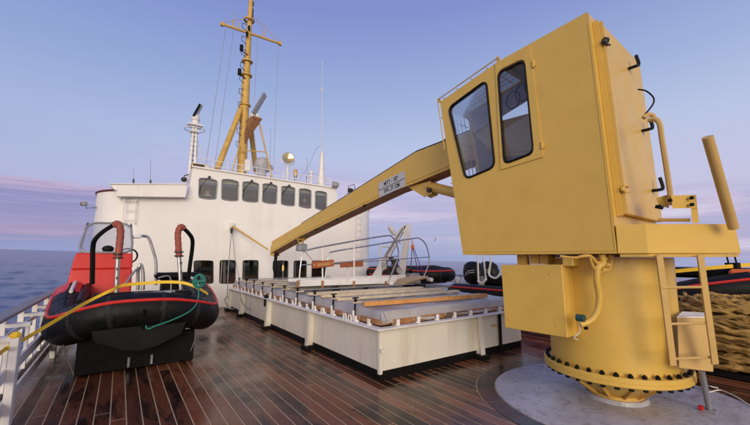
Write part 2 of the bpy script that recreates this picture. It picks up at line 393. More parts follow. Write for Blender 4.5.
        for vs in out.values():
            order = sorted(vs); mp_ = {v: i for i, v in enumerate(order)}; m_ = MB(); m_.v = [s.v[i] for i in order]
            for f, sm in zip(s.f, s.sm):
                if f[0] in mp_: m_.f.append(tuple(mp_[i] for i in f)); m_.sm.append(sm)
            res.append(m_)
        return res
    def build(s, name, m, parent=None, local=False, mods=None, ang=None, split=True):
        if parent is not None and split:
            ps = s.pieces()
            if ps: return [p.build(name, m, parent, local, mods, ang, False) for p in ps][0]
        me = bpy.data.meshes.new(name); inv = Matrix()
        if parent is not None and not local: inv = WM[parent.name].inverted()
        me.from_pydata([inv @ v for v in s.v], [], s.f)
        me.polygons.foreach_set('use_smooth', s.sm)
        me.materials.append(M[m] if isinstance(m, str) else m)
        import bmesh
        bm = bmesh.new(); bm.from_mesh(me); bmesh.ops.recalc_face_normals(bm, faces=bm.faces); bm.to_mesh(me); bm.free()
        me.set_sharp_from_angle(angle=math.radians(42)) if any(s.sm) else None
        o = bpy.data.objects.new(name, me); COL.objects.link(o)
        if parent is not None: o.parent = parent; WM[o.name] = WM[parent.name]
        else: WM[o.name] = Matrix()
        if mods: mods(o)
        return o

def bevel(w, seg=2):
    def f(o):
        b = o.modifiers.new('bevel', 'BEVEL'); b.width = w; b.segments = seg; b.limit_method = 'ANGLE'; b.angle_limit = math.radians(40); b.harden_normals = False
    return f

def tag(o, label=None, cat=None, group=None, kind=None):
    if label: o['label'] = label
    if cat: o['category'] = cat
    if group: o['group'] = group
    if kind: o['kind'] = kind
    return o
def thing(name, loc, label, cat, group=None, rz=0):
    o = bpy.data.objects.new(name, None); COL.objects.link(o); o.location = loc; o.rotation_euler = (0, 0, rz)
    o.empty_display_size = .2
    WM[o.name] = Matrix.Translation(Vector(loc)) @ Matrix.Rotation(rz, 4, 'Z')
    return tag(o, label, cat, group)
def inst(src, parent, mx, name=None):
    o = bpy.data.objects.new(name or src.name.split('.')[0], src.data); COL.objects.link(o); o.parent = parent; o.matrix_local = mx
    return o
def rpoly(pts, r, n=5):
    """round the corners of a closed loop of 3D points"""
    out = []; k = len(pts); P = [Vector(p) for p in pts]
    for i in range(k):
        a, b, c = P[i - 1], P[i], P[(i + 1) % k]; la, lc = (a - b).length, (c - b).length
        ra = min(r, la * .45); rc_ = min(r, lc * .45); p0 = b + (a - b).normalized() * ra; p1 = b + (c - b).normalized() * rc_
        for j in range(n + 1):
            t = j / n; out.append(p0 * (1 - t) ** 2 + b * 2 * t * (1 - t) + p1 * t * t)
    return out
def wall_holes(mb, outer, holes, vec):
    """a flat plate with window openings and thickness vec"""
    loops = [[Vector(p) for p in outer]] + [[Vector(p) for p in h] for h in holes]
    tris = tessellate_polygon(loops); flat = [p for l in loops for p in l]; vec = Vector(vec); n = len(flat)
    mb.add(flat + [p + vec for p in flat], [tuple(t) for t in tris] + [tuple(i + n for i in t)[::-1] for t in tris])
    o = len(mb.v) - 2 * n; st = 0
    for l in loops:
        k = len(l)
        for i in range(k):
            a, b = o + st + i, o + st + (i + 1) % k; mb.f.append((a, b, b + n, a + n)); mb.sm.append(False)
        st += k
    return mb
def spline(pts, n=8):
    P = [Vector(p) for p in pts]; out = []
    for i in range(len(P) - 1):
        p0 = P[max(i - 1, 0)]; p1 = P[i]; p2 = P[i + 1]; p3 = P[min(i + 2, len(P) - 1)]
        for j in range(n):
            t = j / n
            out.append(.5 * ((2 * p1) + (p2 - p0) * t + (2 * p0 - 5 * p1 + 4 * p2 - p3) * t * t + (3 * p1 - p0 - 3 * p2 + p3) * t ** 3))
    out.append(P[-1]); return out
def scale_loop(l, k):
    c = sum(l, Vector()) / len(l); return [c + (p - c) * k for p in l]

# ================================================================ SETTING
# ---- sea: heeled a little against the ship
d1 = at(0, 249, D=1) - CP; d2 = at(750, 269.5, D=1) - CP
sn = d1.cross(d2).normalized(); sn = sn if sn.z > 0 else -sn
q = Vector((0, 0, 1)).rotation_difference(sn)
rad = np.concatenate([np.linspace(6, 60, 90), np.geomspace(61, 900, 190), np.geomspace(930, 45000, 70)])
azs = np.concatenate([np.linspace(math.radians(-25), math.radians(100), 620, endpoint=False), np.linspace(math.radians(100), math.radians(335), 90, endpoint=False)])
nr, na = len(rad), len(azs)
RR, AA = np.meshgrid(rad, azs, indexing='ij'); Xs = RR * np.sin(AA); Ys = RR * np.cos(AA); Z = np.zeros_like(Xs)
rs = np.random.RandomState(4)
for i in range(60):
    lam = 2.2 * (1.068 ** i); th = math.radians(65) + rs.normal() * .55; kk = 2 * PI / lam
    amp = .0105 * lam ** .75 * (1 if lam < 9 else (9 / lam) ** 1.15)
    ph = kk * (Xs * math.cos(th) + Ys * math.sin(th)) + rs.uniform(0, 2 * PI)
    fade = np.clip(1.5 - RR / (lam * 55), 0, 1)
    Z += amp * (2 * (.5 + .5 * np.sin(ph)) ** 1.7 - .9) * fade
P3 = np.stack([Xs, Ys, Z], -1).reshape(-1, 3)
Rm = np.array(q.to_matrix()); P3 = P3 @ Rm.T + np.array([0, 0, EYE]) - np.array(sn) * 7.6
me = bpy.data.meshes.new('sea'); I = np.arange(nr * na).reshape(nr, na)
Fq = np.stack([I[:-1], np.roll(I, -1, 1)[:-1], np.roll(I, -1, 1)[1:], I[1:]], -1).reshape(-1, 4)
me.vertices.add(nr * na); me.vertices.foreach_set('co', P3.ravel()); me.loops.add(Fq.size); me.loops.foreach_set('vertex_index', Fq.ravel())
me.polygons.add(len(Fq)); me.polygons.foreach_set('loop_start', np.arange(0, Fq.size, 4)); me.polygons.foreach_set('loop_total', np.full(len(Fq), 4))
me.update(calc_edges=True); me.polygons.foreach_set('use_smooth', np.ones(len(Fq), bool)); me.materials.append(M['sea'])
sea = bpy.data.objects.new('sea', me); COL.objects.link(sea); tag(sea, kind='structure')
if sea.data.polygons[0].normal.z < 0: sea.data.flip_normals()

# ---- hull under the deck
DX0, DX1, DY0, DY1 = -1.22, 11.6, -6.0, 22.0
hl = MB(); hl.prism([(DX0, DY0, -.03), (DX1, DY0, -.03), (DX1, DY1, -.03), (DX0, DY1, -.03)], (0, 0, -6.6))
tag(hl.build('ship_hull', 'hull'), kind='structure')

# ---- deck
CX, CY = 5.10, 2.12
deck = MB(); deck.box(((DX0 + DX1) / 2, (DY0 + DY1) / 2, -.011), (DX1 - DX0, DY1 - DY0, .022))
deck = tag(deck.build('ship_deck', 'caulk'), kind='structure')
def tone_mesh(mb, name, tones):
    o = mb.build(name, 'teak', deck, split=False); a = o.data.attributes.new('tone', 'FLOAT', 'FACE'); a.data.foreach_set('value', tones); return o
PW, GAP = .142, .0080
rows = int((DX1 - DX0 - .2) / PW); cand = []
for r in range(rows):
    x0 = DX0 + .12 + r * PW; y = DY0 - random.uniform(0, 4)
    while y < DY1:
        ln_ = random.choice([4.8, 5.6, 6.4, 7.2]); y1 = min(y + ln_, DY1)
        if y1 > DY0: cand.append((x0 + GAP / 2, x0 + PW - GAP / 2, max(y, DY0), y1, .25 + .5 * random.random()))
        y += ln_
def plank_piece(mb, x0, x1, y0, y1):
    y1 -= .010; RR_ = 1.652; n = 0
    def cut(x): return math.sqrt(max(0, RR_ ** 2 - (x - CX) ** 2))
    h0, h1 = cut(x0), cut(x1); e = .002
    def emit(a0, a1, b0, b1):
        nonlocal n
        if b0 - a0 < .02 and b1 - a1 < .02: return
        mb.hull8([(x0, a0, -.004), (x1, a1, -.004), (x1, b1, -.004), (x0, b0, -.004)], [(x0 + e, a0 + e, .0016), (x1 - e, a1 + e, .0016), (x1 - e, b1 - e, .0016), (x0 + e, b0 - e, .0016)]); n += 6
    if h0 == 0 and h1 == 0: emit(y0, y0, y1, y1); return n
    if y0 < CY - min(h0, h1): emit(y0, y0, max(y0, min(y1, CY - h0)), max(y0, min(y1, CY - h1)))
    if y1 > CY + min(h0, h1): emit(min(y1, max(y0, CY + h0)), min(y1, max(y0, CY + h1)), y1, y1)
    return n
def inview(c):
    xm = (c[0] + c[1]) / 2; best = 1e9
    for t in np.linspace(c[2], c[3], 7):
        v = Vector((xm, t, 0)) - CP; k = v.dot(cf)
        if k > .5 and abs(v.dot(cr) / k) < 1.06 and -.64 < v.dot(cu) / k: best = min(best, v.length)
    if 3.2 < xm < 6.4 and c[2] > 4.4 and c[3] < 13: best = 1e9
    if c[2] > 13.7: best = 1e9
    return best
cand.sort(key=inview)
restm = MB(); rest_t = []
for i, c in enumerate(cand):
    if i < 235 and inview(c) < 1e8:
        mb = MB(); n = plank_piece(mb, *c[:4])
        if n: tone_mesh(mb, 'plank', [c[4]] * n)
    else:
        n = plank_piece(restm, *c[:4]); rest_t += [c[4]] * n
o = tone_mesh(restm, 'far_planking', rest_t); tag(o, kind='stuff')
# dark curved margin planks round the foundation
for a in range(12):
    mb = MB(); a0, a1 = 2 * PI * a / 12 + .006, 2 * PI * (a + 1) / 12 - .006; lo = []; 
    for i in range(13):
        t = a0 + (a1 - a0) * i / 12
        lo.append((t,))
    vs = []; fs = []
    for (t,) in lo:
        for r_, z_ in ((1.415, -.005), (1.415, .006), (1.64, .006), (1.64, -.005)): vs.append((CX + r_ * math.cos(t), CY + r_ * math.sin(t), z_))
    for i in range(12):
        for j in range(3): fs.append((i * 4 + j, i * 4 + j + 1, i * 4 + j + 5, i * 4 + j + 4))
    mb.add(vs, fs); tone_mesh(mb, 'margin_plank', [.12 + .1 * random.random()] * len(fs))
pad = MB(); pad.lathe((CX, CY, 0), [(1.40, -.006), (1.40, .010), (1.385, .016), (0.01, .018)], 96)
tag(pad.build('crane_pad', 'pad'), kind='structure')
# waterway along the left edge
ww = MB(); ww.box((DX0 + .07, (DY0 + DY1) / 2, .03), (.14, DY1 - DY0, .07)); tag(ww.build('waterway', 'white2'), kind='structure')
ww = MB(); ww.box((DX1 - .07, (DY0 + DY1) / 2, .03), (.14, DY1 - DY0, .07)); tag(ww.build('waterway', 'white2'), kind='structure')

# ================================================================ RAILINGS
def railing(xo, xi, ys, label, y0, y1):
    t = thing('ship_railing', (xo, ys[0], 0), label, 'railing', 'railings along the deck edges')
    s = 1 if xi > xo else -1
    cap = MB(); cap.box((xo, (y0 + y1) / 2, .985), (.17, y1 - y0, .045), bev=.012); cap.build('cap_rail', 'capwood', t)
    for z in (.52, .20):
        mb = MB(); mb.box((xi - s * .012, (y0 + y1) / 2, z), (.024, y1 - y0, .12)); mb.build('lower_rail', 'white2', t)
    for z in (.72, .30):
        mb = MB(); mb.box((xo + s * .02, (y0 + y1) / 2, z), (.02, y1 - y0, .06)); mb.build('outer_rail', 'white2', t)
    w = abs(xi - xo); st = MB(); st.box((0, 0, .51), (.065, .07, .90)).box((s * (w + .03) / 2, 0, .875), (w - .03, .13, .045)).box((s * w - s * .03, 0, .60), (.035, .05, .52))
    fp = MB(); fp.box((s * w + s * .035, 0, .445), (.07, .15, .885), bev=.006).box((s * w - s * .05, 0, .80), (.10, .03, .12))
    fs_ = ff = None
    for i, y in enumerate(ys):
        if fs_ is None: fs_ = o = st.build('stanchion', 'white2', t, local=True, split=False)
        else: o = inst(fs_, t, Matrix())
        o.matrix_local = Matrix.Translation((0, y - ys[0], 0))
        if i % 3 == 1:
            if ff is None: ff = o = fp.build('inner_post', 'white2', t, local=True, split=False)
            else: o = inst(ff, t, Matrix())
            o.matrix_local = Matrix.Translation((0, y - ys[0], 0))
    return t
railing(-1.12, -.86, [.3, 1.8, 3.2, 4.3, 5.33, 6.35, 7.4, 8.45, 9.6, 10.8, 12.1, 13.4, 14.8, 16.2], 'white railing with weathered grey cap rail behind the boat at the left deck edge', -2, 18)
railing(11.45, 11.2, [-1, .6, 2.2, 3.8, 5.4, 7.0, 8.6, 10.2, 11.8, 13.4], 'white railing far across the deck behind the rightmost boats', -2, 16)

# ================================================================ SUPERSTRUCTURE
WY = 13.6
upw = [((199, 178.4), (217.4, 181), (216, 198.8), (198.6, 197.2)), ((221.8, 179.6), (238.6, 182), (238, 200.4), (221.4, 199)), ((242.6, 182), (258.8, 184), (258, 201.8), (242.2, 200.2)),
       ((262.6, 184), (277.2, 186), (276.6, 203.4), (262.2, 201.6)), ((281.4, 186.5), (295, 188.4), (294.4, 205.6), (281, 203.8)), ((299, 189), (311.2, 190.8), (311, 208), (298.8, 206)), ((315, 191.5), (326.8, 193), (326.4, 210), (315, 208))]
loww = [((194, 261), (213, 261), (213, 283), (194, 283.4)), ((220, 260.6), (235.4, 260.6), (235, 283), (219.6, 283)), ((243, 260.6), (258.2, 260.6), (257.8, 282), (242.6, 282)),
        ((274, 261), (288, 261), (287.6, 281), (273.6, 281)), ((294, 261), (306.4, 261), (306, 281), (293.6, 281)), ((312, 261), (325.4, 261), (325, 279.4), (311.6, 279.4))]
def wloop(p4, bow):
    a, b, c, d = [at(*p, Y=WY) for p in p4]
    pts = [a]
    for i in range(1, 4): t = i / 4; pts.append(a.lerp(b, t) + Vector((0, 0, bow * math.sin(PI * t))))
    pts += [b, c]
    for i in range(1, 4): t = i / 4; pts.append(c.lerp(d, t) - Vector((0, 0, bow * .8 * math.sin(PI * t))))
    pts.append(d)
    for p in pts: p.y = WY
    # round the four corners only
    return rpoly(pts, .05, 2)
ss = thing('superstructure', (4.5, WY, 0), 'cream painted ship superstructure with two rows of windows across the deck', 'ship superstructure')
XL, XR, RC = -.78, 9.75, 1.15
ZL, ZR = 3.78, 4.10
UL, UR = 1.76, 7.56; UZL, UZR = 4.82, 4.70
wl = [wloop(p, .045) for p in upw]; ll = [wloop(p, .012) for p in loww]
zt = lambda x: ZL + (ZR - ZL) * (x - XL) / (XR - XL)
front = [(XL + RC, WY, 0), (XR - RC, WY, 0), (XR - RC, WY, zt(XR - RC)), (UR, WY, zt(UR)), (UR - .06, WY, UZR), (UL + .07, WY, UZL), (UL, WY, zt(UL)), (XL + RC, WY, zt(XL + RC))]
mb = MB(); wall_holes(mb, front, wl + ll, (0, .06, 0)); mb.build('wall', 'white', ss)
# rounded corners and sides
mb = MB()
def curved(cx, a0, a1):
    vs = []; fs = []; n = 14
    for i in range(n + 1):
        a = a0 + (a1 - a0) * i / n; x, y = cx + RC * math.cos(a), WY + RC + RC * math.sin(a)
        vs += [(x, y, 0), (x, y, zt(x))]
    for i in range(n): fs.append((2 * i, 2 * i + 2, 2 * i + 3, 2 * i + 1))
    mb.add(vs, fs, True)
curved(XL + RC, PI, 1.5 * PI); curved(XR - RC, 1.5 * PI, 2 * PI)
mb.add([(XL, WY + RC, 0), (XL, WY + 7, 0), (XL, WY + 7, ZL), (XL, WY + RC, ZL)], [(0, 1, 2, 3)]); mb.add([(XR, WY + RC, 0), (XR, WY + 7, 0), (XR, WY + 7, ZR), (XR, WY + RC, ZR)], [(0, 1, 2, 3)])
mb.build('side_wall', 'white', ss)
# roof of the lower block
mb = MB(); lo = [(XL + RC - RC * math.cos(a), WY + RC - RC * math.sin(a)) for a in np.linspace(0, PI / 2, 12)] + [(XR - RC + RC * math.sin(a), WY + RC - RC * math.cos(a)) for a in np.linspace(0, PI / 2, 12)] + [(XR, WY + 7), (XL, WY + 7)]
mb.add([(x, y, zt(x) - .01) for x, y in lo], [tuple(range(len(lo)))]); mb.build('lower_roof', 'white2', ss)
rim = MB(); rim.tube([(x, y - .01, zt(x) + .02) for x, y in lo[:11]] , .035, 6); rim.tube([(XL - .01, WY + RC, ZL + .02), (XL - .01, WY + 5, ZL + .02)], .035, 6); rim.build('roof_rim', 'redrim', ss)
# wheelhouse sides, roof and the room inside
mb = MB()
mb.add([(UL, WY, zt(UL)), (UL + .07, WY, UZL), (UL + .07, WY + 4, UZL), (UL, WY + 4, zt(UL))], [(0, 1, 2, 3)])
mb.add([(UR, WY, zt(UR)), (UR - .06, WY, UZR), (UR - .06, WY + 4, UZR), (UR, WY + 4, zt(UR))], [(0, 1, 2, 3)])
mb.add([(UL + .07, WY + .0, UZL - .002), (UR - .06, WY, UZR - .002), (UR - .06, WY + 4, UZR), (UL + .07, WY + 4, UZL)], [(0, 1, 2, 3)])
mb.build('wheelhouse_shell', 'white', ss)
lip = MB(); lip.bar((UL + .04, WY - .02, UZL + .02), (UR - .03, WY - .02, UZR + .02), .09, .05); lip.build('roof_lip', 'white', ss)
rm = MB()
rm.add([(UL + .1, WY + 2.2, 3.2), (UR - .1, WY + 2.2, 3.2), (UR - .1, WY + 2.2, 4.68), (UL + .1, WY + 2.2, 4.68)], [(0, 1, 2, 3)])
rm.add([(UL + .1, WY + .07, 3.35), (UR - .1, WY + .07, 3.35), (UR - .1, WY + 2.2, 3.35), (UL + .1, WY + 2.2, 3.35)], [(0, 1, 2, 3)])
rm.add([(XL + 1.2, WY + 3, .02), (XR - 1.2, WY + 3, .02), (XR - 1.2, WY + 3, 3.0), (XL + 1.2, WY + 3, 3.0)], [(0, 1, 2, 3)])
rm.add([(XL + 1.2, WY + .07, 3.0), (XR - 1.2, WY + .07, 3.0), (XR - 1.2, WY + 3, 3.0), (XL + 1.2, WY + 3, 3.0)], [(0, 1, 2, 3)])
rm.build('interior', 'interior', ss)
cs = MB()
for x in (2.9, 4.4, 5.6): cs.box((x, WY + .55, 3.72), (.9, .35, .28), bev=.03)
cs.build('console_desk', 'interior2', ss)
fu = MB()
for i_ in range(9): fu.box((1.2 + i_ * .8, WY + 1.6 + (i_ % 3) * .3, .45 + (i_ % 2) * .2), (.5, .4, .9 + (i_ % 3) * .25))
fu.build('cabin_furniture', 'wood', ss)
cu2 = MB()
for x_ in (2.72, 3.06, 3.72, 5.72, 6.38): cu2.tube([(x_ + .03, WY + .12, .8), (x_, WY + .12, 1.62)], .05, 6)
cu2.build('curtain', 'cloth', ss)
sh = MB()                         # blinds and bits seen through the panes
for i, l in enumerate(wl):
    c = sum(l, Vector()) / len(l); sh.box((c.x, WY + .16, c.z + .30), (.6, .02, .10))
sh.build('roller_blind', 'wood3', ss)
for i, l in enumerate(wl + ll):
    up_ = i < 7
    g = [p + Vector((0, .025, 0)) for p in l]
    f = MB(); f.tube([p - Vector((0, .005, 0)) for p in l], .020 if up_ else .016, 6, closed=True); fo = f.build('window', 'galv' if up_ else 'dark', ss)
    p = MB(); p.add(g, [tuple(range(len(g)))]); p.build('pane', 'glass' if up_ else 'glassdark', fo)
    if up_ and i in (0, 2, 3, 4):
        c = sum(l, Vector()) / len(l); w_ = MB()
        w_.bar((c.x + .02, WY - .05, c.z + .42), (c.x - .24, WY - .045, c.z + .05), .018, .018).bar((c.x - .24, WY - .042, c.z + .08), (c.x - .25, WY - .042, c.z - .22), .014, .02)
        w_.box((c.x + .02, WY - .04, c.z + .42), (.07, .08, .06)); w_.build('wiper', 'dark', ss)
# faint plating seams as raised weld lines
sm_ = MB(); sm_.box((4.2, WY - .001, 2.98), (7.8, .006, .012)); sm_.box((.95, WY - .001, 2.98 - .12), (1.0, .006, .010))
for x in (1.45, 2.95, 5.2, 7.3): sm_.box((x, WY - .001, 1.55), (.010, .006, 2.7))
sm_.build('weld_seam', 'white', ss)
# awning box, left
bx = MB(); zb0, zb1, za0, za1 = 3.56, 3.715, 3.905, 4.14
bx.hull8([(-.22, WY - .30, zb0), (1.64, WY - .30, zb1), (1.64, WY, zb1), (-.22, WY, zb0)], [(-.24, WY - .30, za0), (1.64, WY - .30, za1), (1.64, WY, za1), (-.24, WY, za0)])
bx.hull8([(-.24, WY - .30, zb0 + .17), (-.23, WY - .30, za0), (-.23, WY, za0), (-.24, WY, zb0 + .17)], [(-.38, WY - .28, za0 - .06), (-.38, WY - .28, za0), (-.38, WY, za0), (-.38, WY, za0 - .06)])
bx.build('storage_locker', 'white', ss)
bx = MB(); bx.bar((-.40, WY - .15, za0 + .012), (1.66, WY - .15, za1 + .014), .36, .03); bx.build('locker_lid', 'white2', ss)
def wall_ladder(x0, x1, z0, z1, y):
    l = MB(); l.tube([(x0, y, z0), (x0, y, z1)], .014, 6).tube([(x1, y, z0), (x1, y, z1)], .014, 6)
    z = z0 + .12
    while z < z1: l.tube([(x0, y, z), (x1, y, z)], .011, 6); z += .3
    for z in (z0 + .05, z1 - .08): l.tube([(x0, y, z), (x0, y + .13, z)], .01, 6).tube([(x1, y, z), (x1, y + .13, z)], .01, 6)
    return l.build('wall_ladder', 'white2', ss)
wall_ladder(-.02, .28, 2.75, 3.56, WY - .12)
wall_ladder(8.45, 8.75, .1, 4.4, WY - .12)
# floodlights at the corners
def flood(p, d, label, sc=1.0, br=(0, .2, -.2)):
    t = thing('floodlight', p, label, 'floodlight', 'floodlights on the superstructure corners')
    d = Vector(d).normalized(); p = Vector(p); u, w = frame(d)
    mb = MB(); mb.bar(p, p + d * .22 * sc, .26 * sc, .2 * sc, bev=.02); mb.build('housing', 'galv', t)
    mb = MB(); mb.bar(p + d * .225 * sc, p + d * .24 * sc, .22 * sc, .16 * sc); mb.build('lens', 'brass', t)
    mb = MB(); mb.tube([p, p - Vector((0, 0, .14)), p + Vector(br)], .022, 6); mb.build('bracket', 'galv', t)
flood((XL - .20, WY + .7, 3.38), (-.9, -.5, -.1), 'small grey floodlight on the left rounded corner of the superstructure', .62, (.32, .12, -.06))
flood(at(333, 184, Y=WY - .1), (.7, -.7, -.2), 'small floodlight at the right end of the wheelhouse roof')
flood(at(367, 209, Y=WY + .6), (.8, -.6, -.3), 'small floodlight under the boom at the right superstructure edge', .7)
# lit lamp in lower window
lp = MB(); c = at(283, 268, Y=WY + .35); lp.sphere(c, .06, sc=(.7, .7, 2.2)); tag(lp.build('cabin_lamp', 'lamp'), 'small glowing yellow lamp inside the fourth lower window', 'lamp')

# people behind the panes
def person(px, py, Y, label, cloth, hat=None):
    h = at(px, py, Y=Y); base_ = Vector((h.x, h.y, h.z - 1.58))
    t = thing('person', base_, label, 'person')
    # one continuous skinned body
    J = {'pel': (0, 0, .92, .14), 'sp': (0, 0, 1.12, .13), 'ch': (0, 0, 1.34, .155), 'nk': (0, 0, 1.47, .055), 'hd': (0, -.01, 1.56, .085), 'tp': (0, -.01, 1.66, .075),
         'ls': (-.19, 0, 1.38, .06), 'le': (-.25, -.05, 1.12, .045), 'lw': (-.2, -.25, 1.02, .033), 'lf': (-.17, -.33, 1.02, .03),
         'rs': (.19, 0, 1.38, .06), 're': (.25, -.05, 1.12, .045), 'rw': (.2, -.25, 1.02, .033), 'rf': (.17, -.33, 1.02, .03),
         'lh': (-.1, 0, .85, .09), 'lk': (-.11, -.02, .48, .06), 'la': (-.11, 0, .08, .04), 'rh': (.1, 0, .85, .09), 'rk': (.11, -.02, .48, .06), 'ra': (.11, 0, .08, .04)}
    K = list(J); E_ = [('pel', 'sp'), ('sp', 'ch'), ('ch', 'nk'), ('nk', 'hd'), ('hd', 'tp'), ('ch', 'ls'), ('ls', 'le'), ('le', 'lw'), ('lw', 'lf'), ('ch', 'rs'), ('rs', 're'), ('re', 'rw'), ('rw', 'rf'),
                       ('pel', 'lh'), ('lh', 'lk'), ('lk', 'la'), ('pel', 'rh'), ('rh', 'rk'), ('rk', 'ra')]
    me = bpy.data.meshes.new('body'); me.from_pydata([J[k][:3] for k in K], [(K.index(a), K.index(b)) for a, b in E_], [])
    o = bpy.data.objects.new('body', me); COL.objects.link(o); o.parent = t
    sk = o.modifiers.new('skin', 'SKIN'); sv = me.skin_vertices[0].data
    for i, k in enumerate(K): sv[i].radius = (J[k][3], J[k][3] * (.75 if k in ('pel', 'sp', 'ch') else 1)); sv[i].use_root = (k == 'pel')
    su = o.modifiers.new('sub', 'SUBSURF'); su.levels = 1; su.render_levels = 1
    dg = bpy.context.evaluated_depsgraph_get(); m2 = bpy.data.meshes.new_from_object(o.evaluated_get(dg)); o.modifiers.clear(); o.data = m2
    m2.materials.clear(); m2.materials.append(M['skin']); m2.materials.append(M[cloth])
    for p in m2.polygons: p.use_smooth = True; p.material_index = 0 if p.center.z > 1.45 or p.center.y < -.24 else 1
    hr = MB(); hr.sphere(base_ + Vector((0, .015, 1.645)), .092, sc=(1, 1.1, .75)); hr.build('hair', 'hair', t)
    nz = MB(); nz.sphere(base_ + Vector((0, -.098, 1.585)), .016, 8, 6, (.8, 1, 1.4)); nz.build('nose', 'skin', t)
    ey = MB()
    for s_ in (-1, 1): ey.sphere(base_ + Vector((s_ * .03, -.084, 1.61)), .011, 6, 4)
    ey.build('eyes', 'hair', t)
person(207.8, 191.5, WY + .42, 'person in a pale shirt behind the leftmost wheelhouse window', 'cloth')
person(304.4, 200, WY + .42, 'person in a rust shirt behind the second wheelhouse window from the right', 'cloth2')

# ---- things on the roof
def P(px, py, Y): return at(px, py, Y=Y)
mz = 4.8
mast_y = 15.6
mp0 = P(241.5, 166, mast_y); mx_, my_ = mp0.x + .02, mast_y
mt = thing('main_mast', (mx_, my_, 4.75), 'tall ochre ship mast with crossbar above the wheelhouse', 'mast')
zt_ = lambda py: P(248, py, mast_y).z
mb = MB(); mb.tube([(mx_, my_, 4.7), (mx_, my_, zt_(90)), (mx_ + .02, my_, zt_(45)), (mx_ + .05, my_, zt_(-6))], [.20, .175, .12, .085], 14); mb.build('pole', 'yellow2', mt)
mb = MB()
for py in (62, 76, 106, 20): mb.lathe((mx_ + .01, my_, zt_(py)), [(.17, -.03), (.24, -.03), (.24, .03), (.17, .03)], 16)
mb.build('collar', 'yellow2', mt)
mb = MB(); c0, c1 = P(221.5, 24, mast_y - .1), P(281, 44, mast_y - .1); mb.tube([c0, c1], .055, 8)
mb.tube([P(222, 23, mast_y - .1), P(249, 18, mast_y)], .012, 5).tube([P(281, 43, mast_y - .1), P(255, 18, mast_y)], .012, 5)
for q_ in (232, 262, 237): p_ = c0.lerp(c1, (q_ - 221.5) / 59.5); mb.tube([p_, p_ + Vector((0, 0, .35))], .022, 5)
for q_ in (222, 280): p_ = c0.lerp(c1, (q_ - 221.5) / 59.5); mb.box(p_, (.12, .12, .16))
p_ = c0.lerp(c1, .19); mb.tube([p_, p_ + Vector((0, 0, .75))], .010, 5)
p_ = c0.lerp(c1, .72); mb.tube([p_, p_ + Vector((0, 0, .7))], .010, 5)
mb.build('crossbar', 'yellow2', mt)
for a, b in (((241.5, 107, -.02), (217, 170, -1.2)), ((251, 130, 0), (256, 172, 1.6))):
    mb = MB(); mb.tube([P(a[0], a[1], mast_y + a[2]), P(b[0], b[1], mast_y + b[2])], .115, 12); mb.build('strut', 'yellow2', mt)
mb = MB(); mb.tube([P(259.5, 124, mast_y - .7), P(272, 178, mast_y - .9)], .035, 6).tube([P(246, 124, mast_y - .6), P(232, 172, mast_y - 1.0)], .028, 6)
mb.tube([P(238, 150, mast_y - .3), P(266, 152, mast_y - .8)], .022, 6); mb.build('brace', 'yellow2', mt)
pf = [P(246, 120, mast_y - .3), P(253, 122.5, mast_y - 1.0), P(262, 121, mast_y - .9), P(256, 118.5, mast_y - .2)]
mb = MB(); zc = sum(p.z for p in pf) / 4
for p in pf: p.z = zc
mb.prism(pf, (0, 0, .05)); k_ = Vector((mx_, my_ - .12, zc - 1.05)); mb.add([pf[0], pf[1], pf[2], k_], [(0, 1, 3), (1, 2, 3), (2, 0, 3)])
mb.build('radar_platform', 'wood', mt)
mb = MB(); cc = (pf[0] + pf[2]) / 2
mb.box(Vector((cc.x, cc.y, zc + .18)), (.34, .34, .22), bev=.04).cyl((cc.x, cc.y, zc + .28), (cc.x, cc.y, zc + .42), .09, n=10); mb.build('radar_drive', 'white2', mt)
mb = MB(); a, b = P(253.5, 114, mast_y - .8), P(265, 94.5, mast_y - .3)
mb.bar(a, b, .10, .24, bev=.02); mb.build('radar_scanner', 'galv', mt)
mb = MB()
for py in range(30, 150, 13):
    z_ = zt_(py); s_ = 1 if py % 2 else -1
    mb.tube([(mx_ - .1, my_ - .12, z_ - .16), (mx_ - .32, my_ - .2, z_ - .1), (mx_ - .32, my_ - .2, z_ + .1), (mx_ - .1, my_ - .12, z_ + .16)], .014, 5)
mb.build('step_iron', 'dark', mt)
for px, py in ((241.5, 48), (239.5, 72)):
    mb = MB(); p_ = P(px, py, mast_y - .2); mb.cyl(p_ - Vector((0, 0, .13)), p_ + Vector((0, 0, .13)), .075, n=10).tube([p_ - Vector((0, 0, .14)), p_ + Vector((.3, .05, -.2))], .02, 5); mb.build('navigation_light', 'blackp', mt)
for px, py in ((247, 34), (249, 28)):
    mb = MB(); p_ = P(px, py, mast_y - .2); mb.cyl(p_ - Vector((0, 0, .1)), p_ + Vector((0, 0, .1)), .05, n=10); mb.build('navigation_light', 'blackp', mt)
mb = MB()
for py in (2, 9, 14): mb.cyl((mx_ + .14, my_, zt_(py) - .09), (mx_ + .14, my_, zt_(py) + .09), .05, n=8)
mb.build('masthead_light', 'dark', mt)
mb = MB(); p_ = P(246, 170, mast_y - .3); mb.box(p_ + Vector((.05, 0, .2)), (.25, .2, .5), bev=.03); mb.build('junction_box', 'white2', mt)

